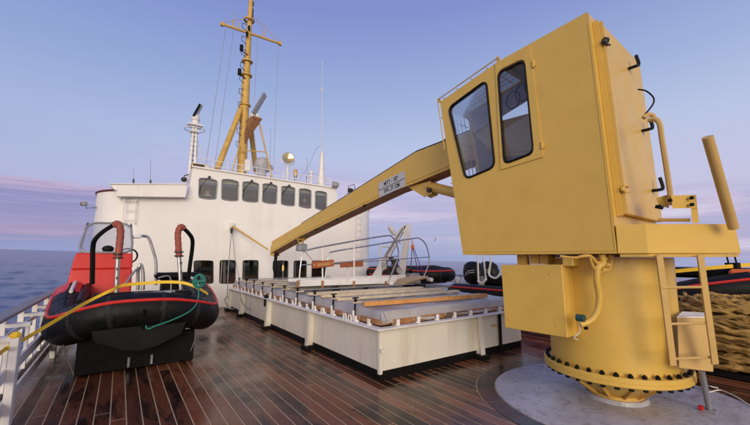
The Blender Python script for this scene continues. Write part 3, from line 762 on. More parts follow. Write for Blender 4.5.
def wire(pts, label, grp, m='galv', r=.0085, name='stay_wire', cat='wire'):
    mb = MB(); P0 = Vector(pts[0]); mb.tube(pts, r, 5); o = mb.build(name, m); return tag(o, label, cat, grp)
G = 'stays and halyards hanging from the mast crossbar'
wire([P(226, 26, mast_y - .1), P(206, 164, 14.2)], 'thin wire from the left tip of the mast crossbar, leftmost of all', G)
wire([P(234, 28, mast_y - .1), P(215, 164, 14.4)], 'thin wire second from the left under the mast crossbar', G)
wire([P(257, 38, mast_y - .1), P(254.5, 100, 15.4)], 'short thin wire just right of the mast pole below the crossbar', G)
wire([P(278.5, 44, mast_y - .1), P(276, 100, 15.2), P(273.5, 172, 14.9)], 'thin wire from the right tip of the mast crossbar', G)
wire([P(192, 127, WY + .9), P(206, 166, WY + .9)], 'thin stay from the small white mast down to the roof dome', None, 'whiterope', .012)
wire(spline([P(299, 180, 14.5), P(310, 163, 14.6), P(316, 149, 14.8), P(321, 146, 14.8)]), 'sagging wire from roof rail up to the tall whip antenna', None)

# small white mast with radar
sm = thing('signal_mast', P(190, 183, WY + .8), 'small white lattice mast with dark radar panel left of the wheelhouse', 'mast')
yb = WY + .8; b0 = P(190.5, 184, yb); tz = P(192, 126, yb).z
mb = MB(); mb.tube([(b0.x - .08, yb, b0.z - .3), (b0.x - .02, yb, tz)], .05, 8).tube([(b0.x + .12, yb, b0.z - .3), (b0.x + .07, yb, tz)], .05, 8).tube([(b0.x, yb + .2, b0.z - .3), (b0.x + .02, yb + .08, tz)], .04, 8); mb.build('pole', 'white2', sm)
mb = MB(); z_ = b0.z - .2
while z_ < tz - .1: mb.tube([(b0.x - .09, yb - .03, z_), (b0.x + .13, yb - .03, z_)], .012, 5); z_ += .18
mb.build('rung', 'dark', sm)
mb = MB(); mb.box((b0.x + .02, yb, tz + .02), (.5, .45, .05)).box((b0.x + .02, yb, tz - .22), (.3, .3, .04)); mb.lathe((b0.x + .02, yb, tz - .12), [(.33, -.012), (.35, -.012), (.35, .012), (.33, .012)], 18); mb.build('platform', 'white2', sm)
mb = MB(); q_ = Vector((b0.x + .03, yb, tz)); mb.cyl(q_ + Vector((0, 0, .05)), q_ + Vector((0, 0, .24)), .12, n=12).cyl(q_ + Vector((0, 0, .24)), q_ + Vector((0, 0, .36)), .15, n=12).sphere(q_ + Vector((0, 0, .40)), .12, 10, 6); mb.build('radar_drive', 'white2', sm)
mb = MB(); mb.bar(q_ + Vector((-.10, -.1, .34)), q_ + Vector((.10, -.05, .86)), .20, .07, up=(1, 0, 0), bev=.02); mb.build('radar_scanner', 'blackp', sm)
mb = MB(); mb.bar(q_ + Vector((.0, -.0, .40)), q_ + Vector((.18, .05, .88)), .20, .10, up=(1, 0, 0), bev=.02); mb.build('radar_case', 'galv', sm)
mb = MB(); mb.sphere(P(184, 179.5, yb - .2), .10, 10, 8, (1, 1, .9)).tube([P(184, 176, yb - .2), P(189, 174, yb)], .02, 5); mb.build('bell', 'dark', sm)

def simple(name, parts, label, cat, group=None):
    """thing made of named parts: (part name, MB, material)"""
    loc = Vector(parts[0][1].v[0]); t = thing(name, loc, label, cat, group)
    for n_, mb_, m_ in parts: mb_.build(n_, m_, t)
    return t
ra = 4.78
p_ = P(204, 168, WY + .5); a = MB().lathe((p_.x, p_.y, ra + .10), [(0.001, .22), (.14, .19), (.25, .11), (.28, .02), (.0, 0)], 20); b = MB().cyl((p_.x, p_.y, ra - .02), (p_.x, p_.y, ra + .1), .08)
simple('dome_antenna', [('dome', a, 'white2'), ('stem', b, 'white2')], 'flat white dome antenna on the left end of the wheelhouse roof', 'antenna')
p_ = P(196, 170, WY + .1); a = MB().box((p_.x + .05, p_.y, ra + .11), (.42, .3, .16), bev=.02); b = MB().box((p_.x + .05, p_.y - .15, ra + .11), (.34, .02, .10)).box((p_.x + .05, p_.y, ra + .02), (.1, .1, .06))
simple('roof_lamp', [('housing', a, 'tan'), ('lens', b, 'dark')], 'low tan lamp box on the left front roof corner', 'lamp')
p_ = P(262, 165, 15.0)
a = MB(); a.sphere((p_.x, p_.y, p_.z), .33, 16, 12, (1, .9, 1.05)); a.cyl((p_.x, p_.y, ra - .1), (p_.x, p_.y, p_.z - .2), .17, .20, 12); a.sphere((p_.x + .24, p_.y - .05, p_.z - .1), .2, 12, 8)
for i, v in enumerate(a.v): a.v[i] = v + Vector((noise.noise(v * 5), noise.noise(v * 5 + Vector((3, 1, 2))), noise.noise(v * 4))) * .06
b = MB().lathe((p_.x, p_.y, ra - .02), [(.2, 0), (.24, 0), (.24, .06), (.2, .06)], 16)
simple('covered_instrument', [('cover', a, 'cover'), ('base', b, 'galv')], 'bulky instrument under a grey canvas cover on the wheelhouse roof', 'covered instrument')
sl_ = P(288, 159, WY + .6); a = MB(); ax = Vector((-.25, -1, .15)).normalized()
a.lathe(sl_, [(.001, -.20), (.14, -.17), (.22, -.02), (.25, .08), (.26, .10), (.23, .10)], 22, axis=ax)
b = MB().lathe(sl_, [(.001, .03), (.12, .05), (.235, .085)], 22, axis=ax)
c = MB(); c.tube([sl_ + Vector((-.28, 0, 0)), sl_ + Vector((-.27, 0, -.17)), sl_ + Vector((0, 0, -.30)), sl_ + Vector((.27, 0, -.17)), sl_ + Vector((.28, 0, 0))], .02, 6).cyl(sl_ + Vector((0, 0, -.3)), (sl_.x, sl_.y, ra - .05), .045, n=10)
simple('searchlight', [('housing', a, 'galv'), ('glass', b, 'brass'), ('yoke', c, 'white2')], 'round searchlight on a white post above the wheelhouse windows', 'searchlight')
p_ = P(295.5, 174, WY + .5); a = MB().cyl((p_.x, p_.y, p_.z - .12), (p_.x, p_.y, p_.z + .13), .085, n=12).sphere((p_.x, p_.y, p_.z + .13), .085, 12, 6); b = MB().cyl((p_.x, p_.y, ra - .08), (p_.x, p_.y, p_.z - .12), .04, n=8)
simple('signal_lamp', [('housing', a, 'tan'), ('post', b, 'dark')], 'small ochre lantern right of the round searchlight', 'lamp')
p_ = P(311, 181, WY + .6); a = MB().cyl((p_.x, p_.y, ra - .1), (p_.x, p_.y, ra + .58), .05, n=10); b = MB().cyl((p_.x, p_.y, ra + .58), (p_.x, p_.y, ra + .66), .11, n=12).cyl((p_.x, p_.y, ra + .42), (p_.x, p_.y, ra + .47), .09, n=12)
simple('vent_pipe', [('pipe', a, 'white2'), ('cap', b, 'white2')], 'thin capped white vent pipe left of the tapered antenna base', 'vent')
p_ = P(321, 187, WY + .9)
a = MB().tube([(p_.x, p_.y, 4.5), (p_.x + .02, p_.y, P(321, 152, WY + .9).z)], [.19, .07], 12); b = MB().tube([(p_.x + .02, p_.y, P(321, 152, WY + .9).z), P(322, 100, WY + .9), P(322.5, 60, WY + .9)], [.018, .013, .008], 6)
b.cyl(P(321.5, 92, WY + .9), P(321.5, 88, WY + .9), .03, n=8)
simple('whip_antenna', [('tapered_base', a, 'white2'), ('whip', b, 'whiterope')], 'tall white whip antenna on a tapered base at the wheelhouse right end', 'antenna')
for k_, (px, py0, py1, Y_, lab, r_) in enumerate([(133.5, 183, 169, 14.6, 'shortest thin whip antenna above the left locker', .008), (150.5, 184, 160, 14.4, 'thin whip antenna with dark base above the left locker', .010),
                                     (197, 168, 145, 14.4, 'short dark whip antenna beside the small white mast', .012), (270.3, 175, 128, 15.5, 'thin grey whip antenna right of the covered instrument', .010), (307, 180, 158, 14.6, 'thin short whip antenna left of the capped vent pipe', .010)]):
    a = MB().tube([P(px, py0 + 3, Y_), P(px + .2, py1, Y_)], [r_, r_ * .7], 5); b = MB().cyl(P(px, py0 + 3, Y_), P(px, py0 - 4, Y_), .028, n=8)
    simple('whip_antenna', [('whip', a, 'galv'), ('socket', b, 'dark')], lab, 'antenna', 'thin whip antennas on the superstructure roof')
# roof rail
rr = thing('roof_railing', (UL, WY + .2, ra), 'thin white railing along the wheelhouse roof edge', 'railing')
for h in (.22, .42):
    mb = MB(); mb.tube([(UL + .2, WY + .25, UZL + h), (UR - .3, WY + .25, UZR + h), (UR - .3, WY + 2.5, UZR + h)], .013, 6); mb.build('rail', 'white2', rr)
f0 = None
for i in range(11):
    x = UL + .2 + i * .535
    mb = MB(); mb.tube([(x, WY + .25, ra - .06), (x, WY + .25, ra + .43)], .013, 6)
    mb.build('post', 'white2', rr)
# hose drum and dark coil near the mast foot
a = MB(); p_ = P(226, 168, WY + 1.2)
for i in range(3): a.lathe((p_.x, p_.y, ra + .05 + i * .05), [(.30, -.025), (.33, 0), (.30, .025), (.27, 0), (.30, -.025)], 20)
tag(a.build('hose_coil', 'blackp'), 'black coiled hose lying at the foot of the mast strut', 'hose')

# derrick arm on the wall
dk = thing('wall_derrick', at(231, 226, Y=WY), 'slim ochre derrick arm hinged on the superstructure wall', 'derrick')
a0, a1 = at(232, 226, Y=WY - .22), at(268, 249.5, Y=12.75)
mb = MB(); mb.tube([a0, a1], [.035, .028], 8); mb.build('arm', 'yellow2', dk)
mb = MB(); c = at(231.5, 226, Y=WY - .1); mb.box(c, (.14, .2, .26), bev=.02); mb.build('bracket', 'white2', dk)
mb = MB(); c = at(231.5, 230, Y=WY - .25); mb.cyl(c - Vector((.03, 0, 0)), c + Vector((.03, 0, 0)), .08, n=12).box(c + Vector((0, 0, -.02)), (.05, .08, .2)); mb.build('pulley_block', 'dark', dk)
wire([at(231.5, 230, Y=WY - .25), at(228.5, 265, Y=13.1), at(227, 297, Y=12.6)], 'thin dark rope hanging left below the wall derrick', 'ropes hanging from the wall derrick', name='hanging_rope', cat='rope', r=.014)
wire([at(232, 230, Y=WY - .25), at(235, 258, Y=13.1), at(241, 287, Y=12.4)], 'thin dark rope hanging right below the wall derrick', 'ropes hanging from the wall derrick', name='hanging_rope', cat='rope', r=.012)

# ================================================================ HATCH
HX0, HX1, HY0, HY1, HZ = 3.09, 6.45, 4.27, 12.75, .70
ht = thing('cargo_hatch', ((HX0 + HX1) / 2, HY0, 0), 'long cream cargo hatch coaming with upright brackets on the wet deck', 'cargo hatch')
mb = MB()
for (x0, y0, x1, y1) in ((HX0, HY0, HX0, HY1), (HX1, HY0, HX1, HY1)):
    mb.box((x0 + (.01 if x0 == HX0 else -.01), (y0 + y1) / 2, .415), (.02, y1 - y0, .57))
for y in (HY0, HY1): mb.box(((HX0 + HX1) / 2, y, .415), (HX1 - HX0 - .045, .02, .57))
mb.build('coaming_plate', 'coaming', ht)
mb = MB()
for x in (HX0 + .03, HX1 - .03): mb.box((x, (HY0 + HY1) / 2, .065), (.05, HY1 - HY0 - .01, .126))
for y in (HY0 + .02, HY1 - .02): mb.box(((HX0 + HX1) / 2, y, .065), (HX1 - HX0 - .115, .05, .124))
mb.build('base_band', 'blackp', ht)
mb = MB()
for x, s in ((HX0, -1), (HX1, 1)): mb.box((x + s * .05, (HY0 + HY1) / 2, HZ + .011), (.14, HY1 - HY0 + .24, .022))
for y, s in ((HY0, -1), (HY1, 1)): mb.box(((HX0 + HX1) / 2, y + s * .05, HZ + .0105), (HX1 - HX0 - .045, .14, .021))
mb.build('rim_flange', 'white2', ht, mods=bevel(.004, 1))
def bracket(p, nrm):
    n_ = Vector(nrm); s_ = Vector((-n_.y, n_.x, 0)); p = Vector(p); mb = MB()
    lo = [p + n_ * .0, p + n_ * .13, p + n_ * .13 + Vector((0, 0, .08)), p + n_ * .085 + Vector((0, 0, .70)), p + Vector((0, 0, .70))]
    mb.prism([q_ - s_ * .008 for q_ in lo], s_ * .016)
    mb.build('bracket', 'coaming', ht)
    fm = MB(); fm.prism([p + n_ * .132 - s_ * .05, p + n_ * .142 - s_ * .05, p + n_ * .142 - s_ * .05 + Vector((0, 0, .06)), p + n_ * .096 - s_ * .05 + Vector((0, 0, .695)), p + n_ * .086 - s_ * .05 + Vector((0, 0, .695))], s_ * .10)
    fm.build('bracket_flange', 'coaming', ht)
    ft = MB(); ft.box(p + n_ * .09 + Vector((0, 0, .04)), (.20, .20, .07) ); ft.build('bracket_foot', 'blackp', ht)
for y in (6.45, 8.8, 11.1, 12.6): bracket((HX0, y, .005), (-1, 0, 0))
bracket((5.13, HY0 - .01, .005), (0, -1, 0))
mb = MB(); mb.box((HX0 - .02, HY0 - .02, .40), (.05, .05, .60)); mb.box((HX0 - .02, HY0 - .07, .42), (.05, .05, .05)); mb.build('corner_post', 'coaming', ht)
mb = MB(); mb.box((5.75, HY0 - .045, .36), (.045, .05, .68), bev=.01); mb.build('drain_pipe', 'blackp', ht)
mb = MB()
for p in ((5.58, HY0 - .03, .50),): mb.cyl(p, (p[0], p[1] - .07, p[2]), .022, n=10)
mb.build('coaming_valve', 'tan', ht)
# cleats along the flange
cl = MB(); cl.box((0, 0, .045), (.022, .05, .09)).box((.022, 0, .012), (.04, .05, .02))
c0_ = None
y = HY0 + .25
k = 0
while y < HY1:
    mx = Matrix.Translation((HX0 - .03 - (HX0 + HX1) / 2, y - HY0, HZ + .022)); 
    if c0_ is None: c0_ = cl.build('cleat', 'white2', ht, local=True, split=False); c0_.matrix_local = mx
    else: inst(c0_, ht, mx)
    y += .36; k += 1
x = HX0 + .3
while x < HX1:
    inst(c0_, ht, Matrix.Translation((x - (HX0 + HX1) / 2, -.03, HZ + .022)) @ Matrix.Rotation(PI / 2, 4, 'Z')); x += .40
# rings on the flange
rg_ = MB(); rg_.tube([(.0, .0, 0), (0, 0, .07), (0, .02, .095), (0, .06, .095), (0, .08, .07), (0, .08, 0)], .011, 6)
r0_ = None
for y in (4.95, 5.1, 5.9, 7.6, 9.3):
    mx = Matrix.Translation((HX0 - .07 - (HX0 + HX1) / 2, y - HY0, HZ + .02))
    if r0_ is None: r0_ = rg_.build('lashing_ring', 'white2', ht, local=True); r0_.matrix_local = mx
    else: inst(r0_, ht, mx)
# timber ring under the tarpaulin: separate baulks
def hatch_baulk(x0, x1, y0, y1, m):
    mb = MB(); mb.box(((x0 + x1) / 2, (y0 + y1) / 2, HZ + .066 + random.uniform(-.008, .008)), (x1 - x0 - .012, y1 - y0 - .012, .085), bev=.008); mb.build('hatch_board', m, ht)
y = HY0 + .05
while y < HY1 - .2:
    hatch_baulk(HX0 + .03, HX0 + .22, y, y + .55, random.choice(['wood', 'wood', 'wood', 'wooddark'])); y += .56
x = HX0 + .24
while x < HX1 - .1:
    hatch_baulk(x, min(x + .55, HX1 - .03), HY0 + .03, HY0 + .22, random.choice(['wood', 'wood', 'wood', 'wooddark'])); x += .56
# tarpaulin: draped box with wavering hem
tp = MB(); nx, ny = 60, 130; TX0, TX1, TY0, TY1, TZ = HX0 + .07, HX1 - .06, HY0 + .06, HY1 - .06, HZ + .235
prof = [(-.03, -.175), (-.008, -.11), (.0, -.045), (.018, -.012), (.055, .0)]
def tp_pt(u, v):           # u, v beyond 0..1 wraps down the side through indices
    return None
loops = []
def ring(off, dz, jit):
    pts = []
    a, b, c, d = TX0 + off, TX1 - off, TY0 + off, TY1 - off
    def seg(p0, p1, n):
        for i in range(n): t = i / n; pts.append(Vector((p0[0] + (p1[0] - p0[0]) * t, p0[1] + (p1[1] - p0[1]) * t, TZ + dz)))
    r = .06
    seg((a + r, c), (b - r, c), nx); seg((b - r, c), (b, c + r), 2); seg((b, c + r), (b, d - r), ny); seg((b, d - r), (b - r, d), 2)
    seg((b - r, d), (a + r, d), nx); seg((a + r, d), (a, d - r), 2); seg((a, d - r), (a, c + r), ny); seg((a, c + r), (a + r, c), 2)
    out = []
    for p in pts:
        w = noise.noise(Vector((p.x * 2.6, p.y * 2.6, 1.3))) * jit; w2 = noise.noise(Vector((p.x * 7, p.y * 7, 4))) * jit * .5
        out.append(p + Vector((w * .5 * (1 if p.x < 4 else -.5), w * .5, w + w2)))
    return out
def topz(x, y):
    return TZ + .022 * noise.noise(Vector((x * 1.3, y * 1.3, 0))) + .020 * noise.noise(Vector((x * 3, y * 5, 2))) + .012 * abs(noise.noise(Vector((x * 2.2 + y * 3, y * 2.2 - x * 2, 5)))) - .02 * (math.sin(y * PI / .75 * 2) * .5 + .5) * .5
rings = [ring(o_, z_, j_) for (o_, z_), j_ in zip(prof, (.035, .025, .02, .012, .0))]
for i, p in enumerate(rings[-1]): rings[-1][i] = Vector((p.x, p.y, topz(p.x, p.y)))
k = len(rings[0]); vs = [p for r_ in rings for p in r_]; fs = []
for j in range(len(rings) - 1):
    for i in range(k): fs.append((j * k + i, j * k + (i + 1) % k, (j + 1) * k + (i + 1) % k, (j + 1) * k + i))
tp.add(vs, fs, True)
gx = np.linspace(TX0 + .055, TX1 - .055, nx); gy = np.linspace(TY0 + .055, TY1 - .055, ny)
vs = [(x, y, topz(x, y)) for y in gy for x in gx]
tp.add(vs, [(j * nx + i, j * nx + i + 1, (j + 1) * nx + i + 1, (j + 1) * nx + i) for j in range(ny - 1) for i in range(nx - 1)], True)
# bunched corner fold
c_ = Vector((TX0 + .0, TY0 + .0, TZ - .06))
tp.tube([c_ + Vector((.03, .03, .055)), c_ + Vector((.0, -.01, .0)), c_ + Vector((.02, -.035, -.075))], [.012, .03, .05], 8)
tp.tube([c_ + Vector((.06, .02, .045)), c_ + Vector((.07, -.02, -.01)), c_ + Vector((.10, -.03, -.07))], [.01, .022, .03], 8)
tag(tp.build('hatch_tarpaulin', 'tarp'), 'grey tarpaulin stretched over the long cargo hatch', 'tarpaulin')

# battens and lashing bars lying over the tarpaulin
TT = TZ + .012
def batten(p0, p1, w, h, m, label, lift=0):
    p0, p1 = Vector(p0), Vector(p1); mb = MB(); mb.bar(p0 + Vector((0, 0, TT + h / 2 + lift)), p1 + Vector((0, 0, TT + h / 2 + lift)), w, h, bev=.006)
    o = mb.build('batten', m); tag(o, label, 'batten', 'timber battens laid across the hatch tarpaulin')
batten((3.18, 4.84, 0), (5.85, 4.58, 0), .07, .07, 'wood2', 'orange brown batten nearest the crane on the tarpaulin')
batten((3.35, 5.02, 0), (6.0, 4.80, 0), .16, .045, 'wood3', 'wide pale board just behind the orange brown batten')
batten((3.2, 5.75, 0), (6.2, 5.62, 0), .12, .05, 'wood3', 'pale batten third from the near edge of the hatch')
batten((3.2, 6.35, 0), (6.2, 6.18, 0), .10, .06, 'wood3', 'pale batten fourth from the near edge, before the gangway wheels')
batten((3.2, 6.95, 0), (6.2, 6.80, 0), .14, .05, 'wood3', 'wide pale board close before the white gangway')
batten((3.2, 8.25, 0), (6.2, 8.2, 0), .12, .06, 'wood3', 'pale batten just behind the white gangway')
batten((3.2, 9.1, 0), (6.2, 9.0, 0), .12, .06, 'wood3', 'pale batten halfway between gangway and superstructure')
batten((3.2, 9.9, 0), (6.2, 9.95, 0), .12, .06, 'wood3', 'pale batten in the middle of the far half of the hatch')
batten((3.2, 10.7, 0), (6.2, 10.7, 0), .12, .06, 'wood3', 'pale batten second from the superstructure wall')
batten((3.2, 11.6, 0), (6.2, 11.6, 0), .12, .06, 'wood3', 'pale batten nearest the superstructure wall')
# lashing bars: flat steel strip across, with a black screw at each left end
TB = TT + .0025
for i, y in enumerate([5.0, 5.72, 6.48, 7.3, 8.05, 8.85, 9.6, 10.35, 11.1, 11.9]):
    pos = ['nearest the crane', 'second from the crane end', 'third from the crane end', 'fourth from the crane end', 'just behind the gangway', 'sixth from the crane end', 'seventh from the crane end', 'third from the superstructure', 'second from the superstructure', 'nearest the superstructure'][i]
    t = thing('lashing_screw', (HX0 + .04, y, HZ + .02), 'upright black lashing screw on the left hatch edge, ' + pos, 'lashing screw', 'black lashing screws along the left hatch edge')
    mb = MB(); mb.tube([(HX0 + .02, y, HZ + .03), (HX0 + .035, y - .01, HZ + .38)], .016, 6); mb.build('rod', 'blackp', t)
    mb = MB(); mb.box((HX0 + .035, y - .01, HZ + .325), (.045, .045, .05), bev=.01).tube([(HX0 - .02, y - .01, HZ + .365), (HX0 + .09, y - .01, HZ + .37)], .012, 6); mb.build('nut', 'blackp', t)
    mb = MB(); mb.box((HX0 + .09, y, HZ + .295), (.18, .05, .03), bev=.008); mb.build('clamp', 'wood3', t)
    mb = MB(); mb.box((HX0 + .0, y, HZ + .10), (.025, .03, .15)); mb.build('lug', 'white2', t)
    if i > 2:
        mb = MB(); mb.tube([(HX0 + .1, y, HZ + .32), (HX1 - .1, y, HZ + .32)], .014, 6); mb.build('bar', 'galv', t)
# hoses drooping over the far left part of the coaming
wire(spline([at(228, 296, Y=12.4), at(225, 300, Y=12.5), at(229, 308, Y=12.3), at(234, 309, Y=12.0)]), 'dark hose loop drooping at the far left end of the hatch', 'hoses drooping over the hatch side', name='hose', cat='hose', r=.018)
wire(spline([(HX0 - .05, 11.4, .72), (HX0 - .12, 11.0, .5), (HX0 - .12, 10.6, .35), (HX0 - .04, 10.3, .30)]), 'dark hose drooping down the hatch side between two brackets', 'hoses drooping over the hatch side', name='hose', cat='hose', r=.014)
mb = MB(); mb.box((HX0 - .08, 8.95, .66), (.06, .16, .28), bev=.01); tag(mb.build('hanging_tool', 'blackp'), 'black block hanging over the left hatch edge', 'block')

# ================================================================ GANGWAY
gy_ = 7.5; gz = 1.10
gw = thing('gangway', (3.3, gy_, gz), 'white aluminium gangway with curved handrails resting on the hatch', 'gangway')
def gp(px, py, b=0): return at(px, py, Y=gy_ + b)
mb = MB(); a, b, c, d = gp(297.5, 280), gp(297.5, 286.5), gp(394, 288), gp(388, 278); zt1, zb1 = 1.215, 1.075
mb.prism([(3.22, gy_, 1.085), (3.22, gy_, 1.215), (5.72, gy_, 1.215), (6.0, gy_, 1.20), (5.9, gy_, 1.06), (5.7, gy_, 1.055)], (0, .05, 0)); mb.build('side_beam', 'white2', gw)
mb = MB(); mb.prism([(3.3, gy_ + .75, 1.085), (3.3, gy_ + .75, 1.215), (6.9, gy_ + .75, 1.215), (6.9, gy_ + .75, 1.085)], (0, .05, 0)); mb.build('side_beam', 'white2', gw)
for i in range(12):
    mb = MB(); mb.box((3.36 + i * .215, gy_ + .40, 1.13), (.195, .66, .03)); mb.build('tread', 'galv', gw)
mb = MB(); mb.prism([(6.0, gy_ - .25, 1.02), (6.1, gy_ - .25, 1.07), (7.15, gy_ + .05, 1.19), (7.1, gy_ + .05, 1.14)], (0.05, .75, .0)); mb.build('end_flap', 'tan', gw)
mb = MB()
for q_ in ((390, 283), (430, 279.5)): p = gp(*q_); mb.cyl(p - Vector((.03, .1, 0)), p + Vector((.03, .12, 0)), .055, n=10)
mb.build('flap_hinge', 'white2', gw)
def rl(pts, b, m, r=.022, nm='handrail'):
    mb = MB(); mb.tube(spline([gp(x, y, b) for x, y in pts], 6), r * .85, 8); mb.build(nm, m, gw)
rl([(299, 285), (300, 270), (302, 257), (306, 250.5), (340, 243.5), (384, 236.0), (392, 237), (397, 245), (398.3, 256), (394, 268), (388, 282)], 0, 'steel')
rl([(300, 265), (340, 262.5), (398, 256)], 0, 'steel', .017)
rl([(325, 280), (327, 264), (329, 255), (334, 251.5), (370, 245.5), (412, 238.6), (420, 238.8), (426, 245), (429.3, 258), (428, 266), (424, 276)], .78, 'steel')
rl([(329, 264.5), (380, 260.5), (429, 257)], .78, 'steel', .017)
for x, y0, y1, b_ in ((322.4, 248, 288, 0), (354, 242, 288, 0), (347.5, 249, 279, .78), (380, 244, 277, .78)):
    mb = MB(); mb.tube([gp(x, y0 - .5, b_), gp(x + .2, y1 - 3, b_)], .019, 8); mb.build('rail_post', 'white2', gw)
mb = MB()
for x in (298, 322.5, 354, 386): mb.box(gp(x, 284, -.02), (.05, .03, .15))
mb.build('post_socket', 'wood', gw)
for x in (336, 366):
    mb = MB(); p = gp(x, 289.5 if x == 336 else 288, -.05); mb.cyl(p - Vector((0, .05, 0)), p + Vector((0, .05, 0)), .085 if x == 336 else .04, n=18); mb.build('wheel', 'black', gw)
def nameboard(x0, x1, yc0, yc1, b, label, letters):
    t = thing('name_board', gp(x0, yc0, b), label, 'name board', 'carved name boards on the gangway rails')
    a, c = gp(x0, yc0, b), gp(x1, yc1, b); a.y = c.y = gy_ + b; mb = MB(); mb.bar(a, c, .035, .155, bev=.012); mb.build('board', 'board', t)
    if letters:
        g_ = MB(); pts = []
        n_ = 46
        for i in range(n_):                      # cursive stroke: carved gilt script
            u = i / (n_ - 1); p = a.lerp(c, .20 + .60 * u); p.y -= .021
            p.z += .028 * math.sin(i * 1.15) + (.02 if i % 11 == 3 else 0) ; p.x += .012 * math.cos(i * 1.15); pts.append(p)
        g_.tube(spline(pts, 3), .006, 5)
        for u in (.08, .92):
            p = a.lerp(c, u); p.y -= .02; g_.sphere(p, .02, 6, 4, (.6, .3, 1.2))
        g_.build('gilt_script', 'gold', t)
nameboard(312.3, 334, 265.2, 262.8, -.05, 'brown varnished board with gilt script on the front gangway rail', True)
nameboard(340, 363, 264.6, 263.6, .72, 'brown varnished board without script on the rear gangway rail', False)
mb = MB()

# ================================================================ WHITE DAVIT beyond the hatch
dv_y = 9.0
dv = thing('boat_davit', at(385, 300, Y=dv_y), 'white boat davit with winch standing beyond the gangway', 'davit')
def dp(px, py, b=0): return at(px, py, Y=dv_y + b)
mb = MB(); mb.hull8([dp(369, 281), dp(377, 281), dp(378, 281, .25), dp(370, 281, .25)], [dp(401, 226), dp(406, 226), dp(407, 226, .2), dp(402, 226, .2)]); mb.build('arm', 'white2', dv)
mb = MB(); mb.hull8([dp(398, 282), dp(403.5, 282), dp(404.5, 282, .25), dp(399, 282, .25)], [dp(404.5, 223), dp(411.5, 226), dp(411.5, 226, .2), dp(405, 223, .2)]); mb.build('upright', 'white2', dv)
q0 = dp(374, 292); mb = MB(); mb.box((q0.x + .3, dv_y + .15, .55), (1.1, .6, 1.1), bev=.03); mb.build('pedestal', 'white2', dv)
mb = MB(); mb.tube([dp(389, 226.5), dp(390, 227.5), dp(394.5, 234)], [.05, .085, .085], 10).tube([dp(394.5, 234), dp(401, 244)], .03, 6); mb.build('hydraulic_ram', 'white2', dv)
mb = MB(); mb.tube([dp(381, 280), dp(380, 250), dp(382, 247), dp(396, 246)], .028, 6); mb.build('guard_frame', 'white2', dv)
mb = MB(); mb.bar(dp(403, 228, -.04), dp(385, 257, -.04), .05, .04); mb.build('rack', 'galv', dv)
mb = MB(); random.seed(3)
for i in range(16): p = dp(388 + random.random() * 10, 258 + random.random() * 20, random.uniform(-.1, .2)); mb.box(p, [random.uniform(.05, .17) for _ in range(3)], bev=.01)
for i in range(8):
    p = dp(386 + random.random() * 12, 256 + random.random() * 6, -.1); p2 = dp(386 + random.random() * 12, 276, -.1); mb.tube(spline([p, p.lerp(p2, .5) + Vector((random.uniform(-.1, .1), -.05, 0)), p2], 5), .014, 5)
mb.build('winch', 'dark', dv)
mb = MB(); mb.cyl(dp(383, 266, -.05), dp(383, 266, .1), .12, n=14).cyl(dp(399, 270, -.12), dp(399, 270, .05), .10, n=14); mb.build('winch_drum', 'galv', dv)
mb = MB(); mb.box(dp(397, 261, -.16), (.09, .02, .05)); mb.build('safety_tag', 'green', dv)
mb = MB(); mb.box(dp(387, 257, -.16), (.06, .03, .07)); mb.build('red_valve', 'red', dv)
mb = MB(); p = dp(412.6, 247, -.1); mb.sphere(p, .08, 8, 6, (.8, .6, 1.2)); mb.tube([dp(412, 238, -.05), p], .015, 5); mb.build('hook_block', 'orange', dv)
for a_, b_, l_ in (((412, 249), (410.5, 274), 'dark'), ((413, 249), (421, 284), 'purple'), ((414, 249), (424, 276), 'purple')):
    mb = MB(); mb.tube([dp(*a_, -.1), dp(*b_, -.2)], .014, 5)
    o = mb.build('sling', l_); tag(o, {'dark': 'dark sling hanging steepest from the davit hook', 'purple': 'purple sling from the davit hook towards the ' + ('grey engine' if b_[0] == 421 else 'gangway end')}[l_], 'sling', 'slings hanging from the white davit')
eg = thing('deck_engine', dp(413, 284, -.3), 'small grey engine box below the purple slings', 'engine')
p = dp(413, 279, -.3); mb = MB(); mb.box(p, (.42, .3, .36), bev=.05); mb.build('casing', 'galv', eg)
mb = MB(); mb.cyl(p + Vector((-.1, 0, .16)), p + Vector((-.1, 0, .30)), .05, n=8).box(p + Vector((0, -.05, -.2)), (.6, .4, .06)).box(p + Vector((-.28, -.1, -.1)), (.12, .1, .2)); mb.build('filler_cap', 'blackp', eg)

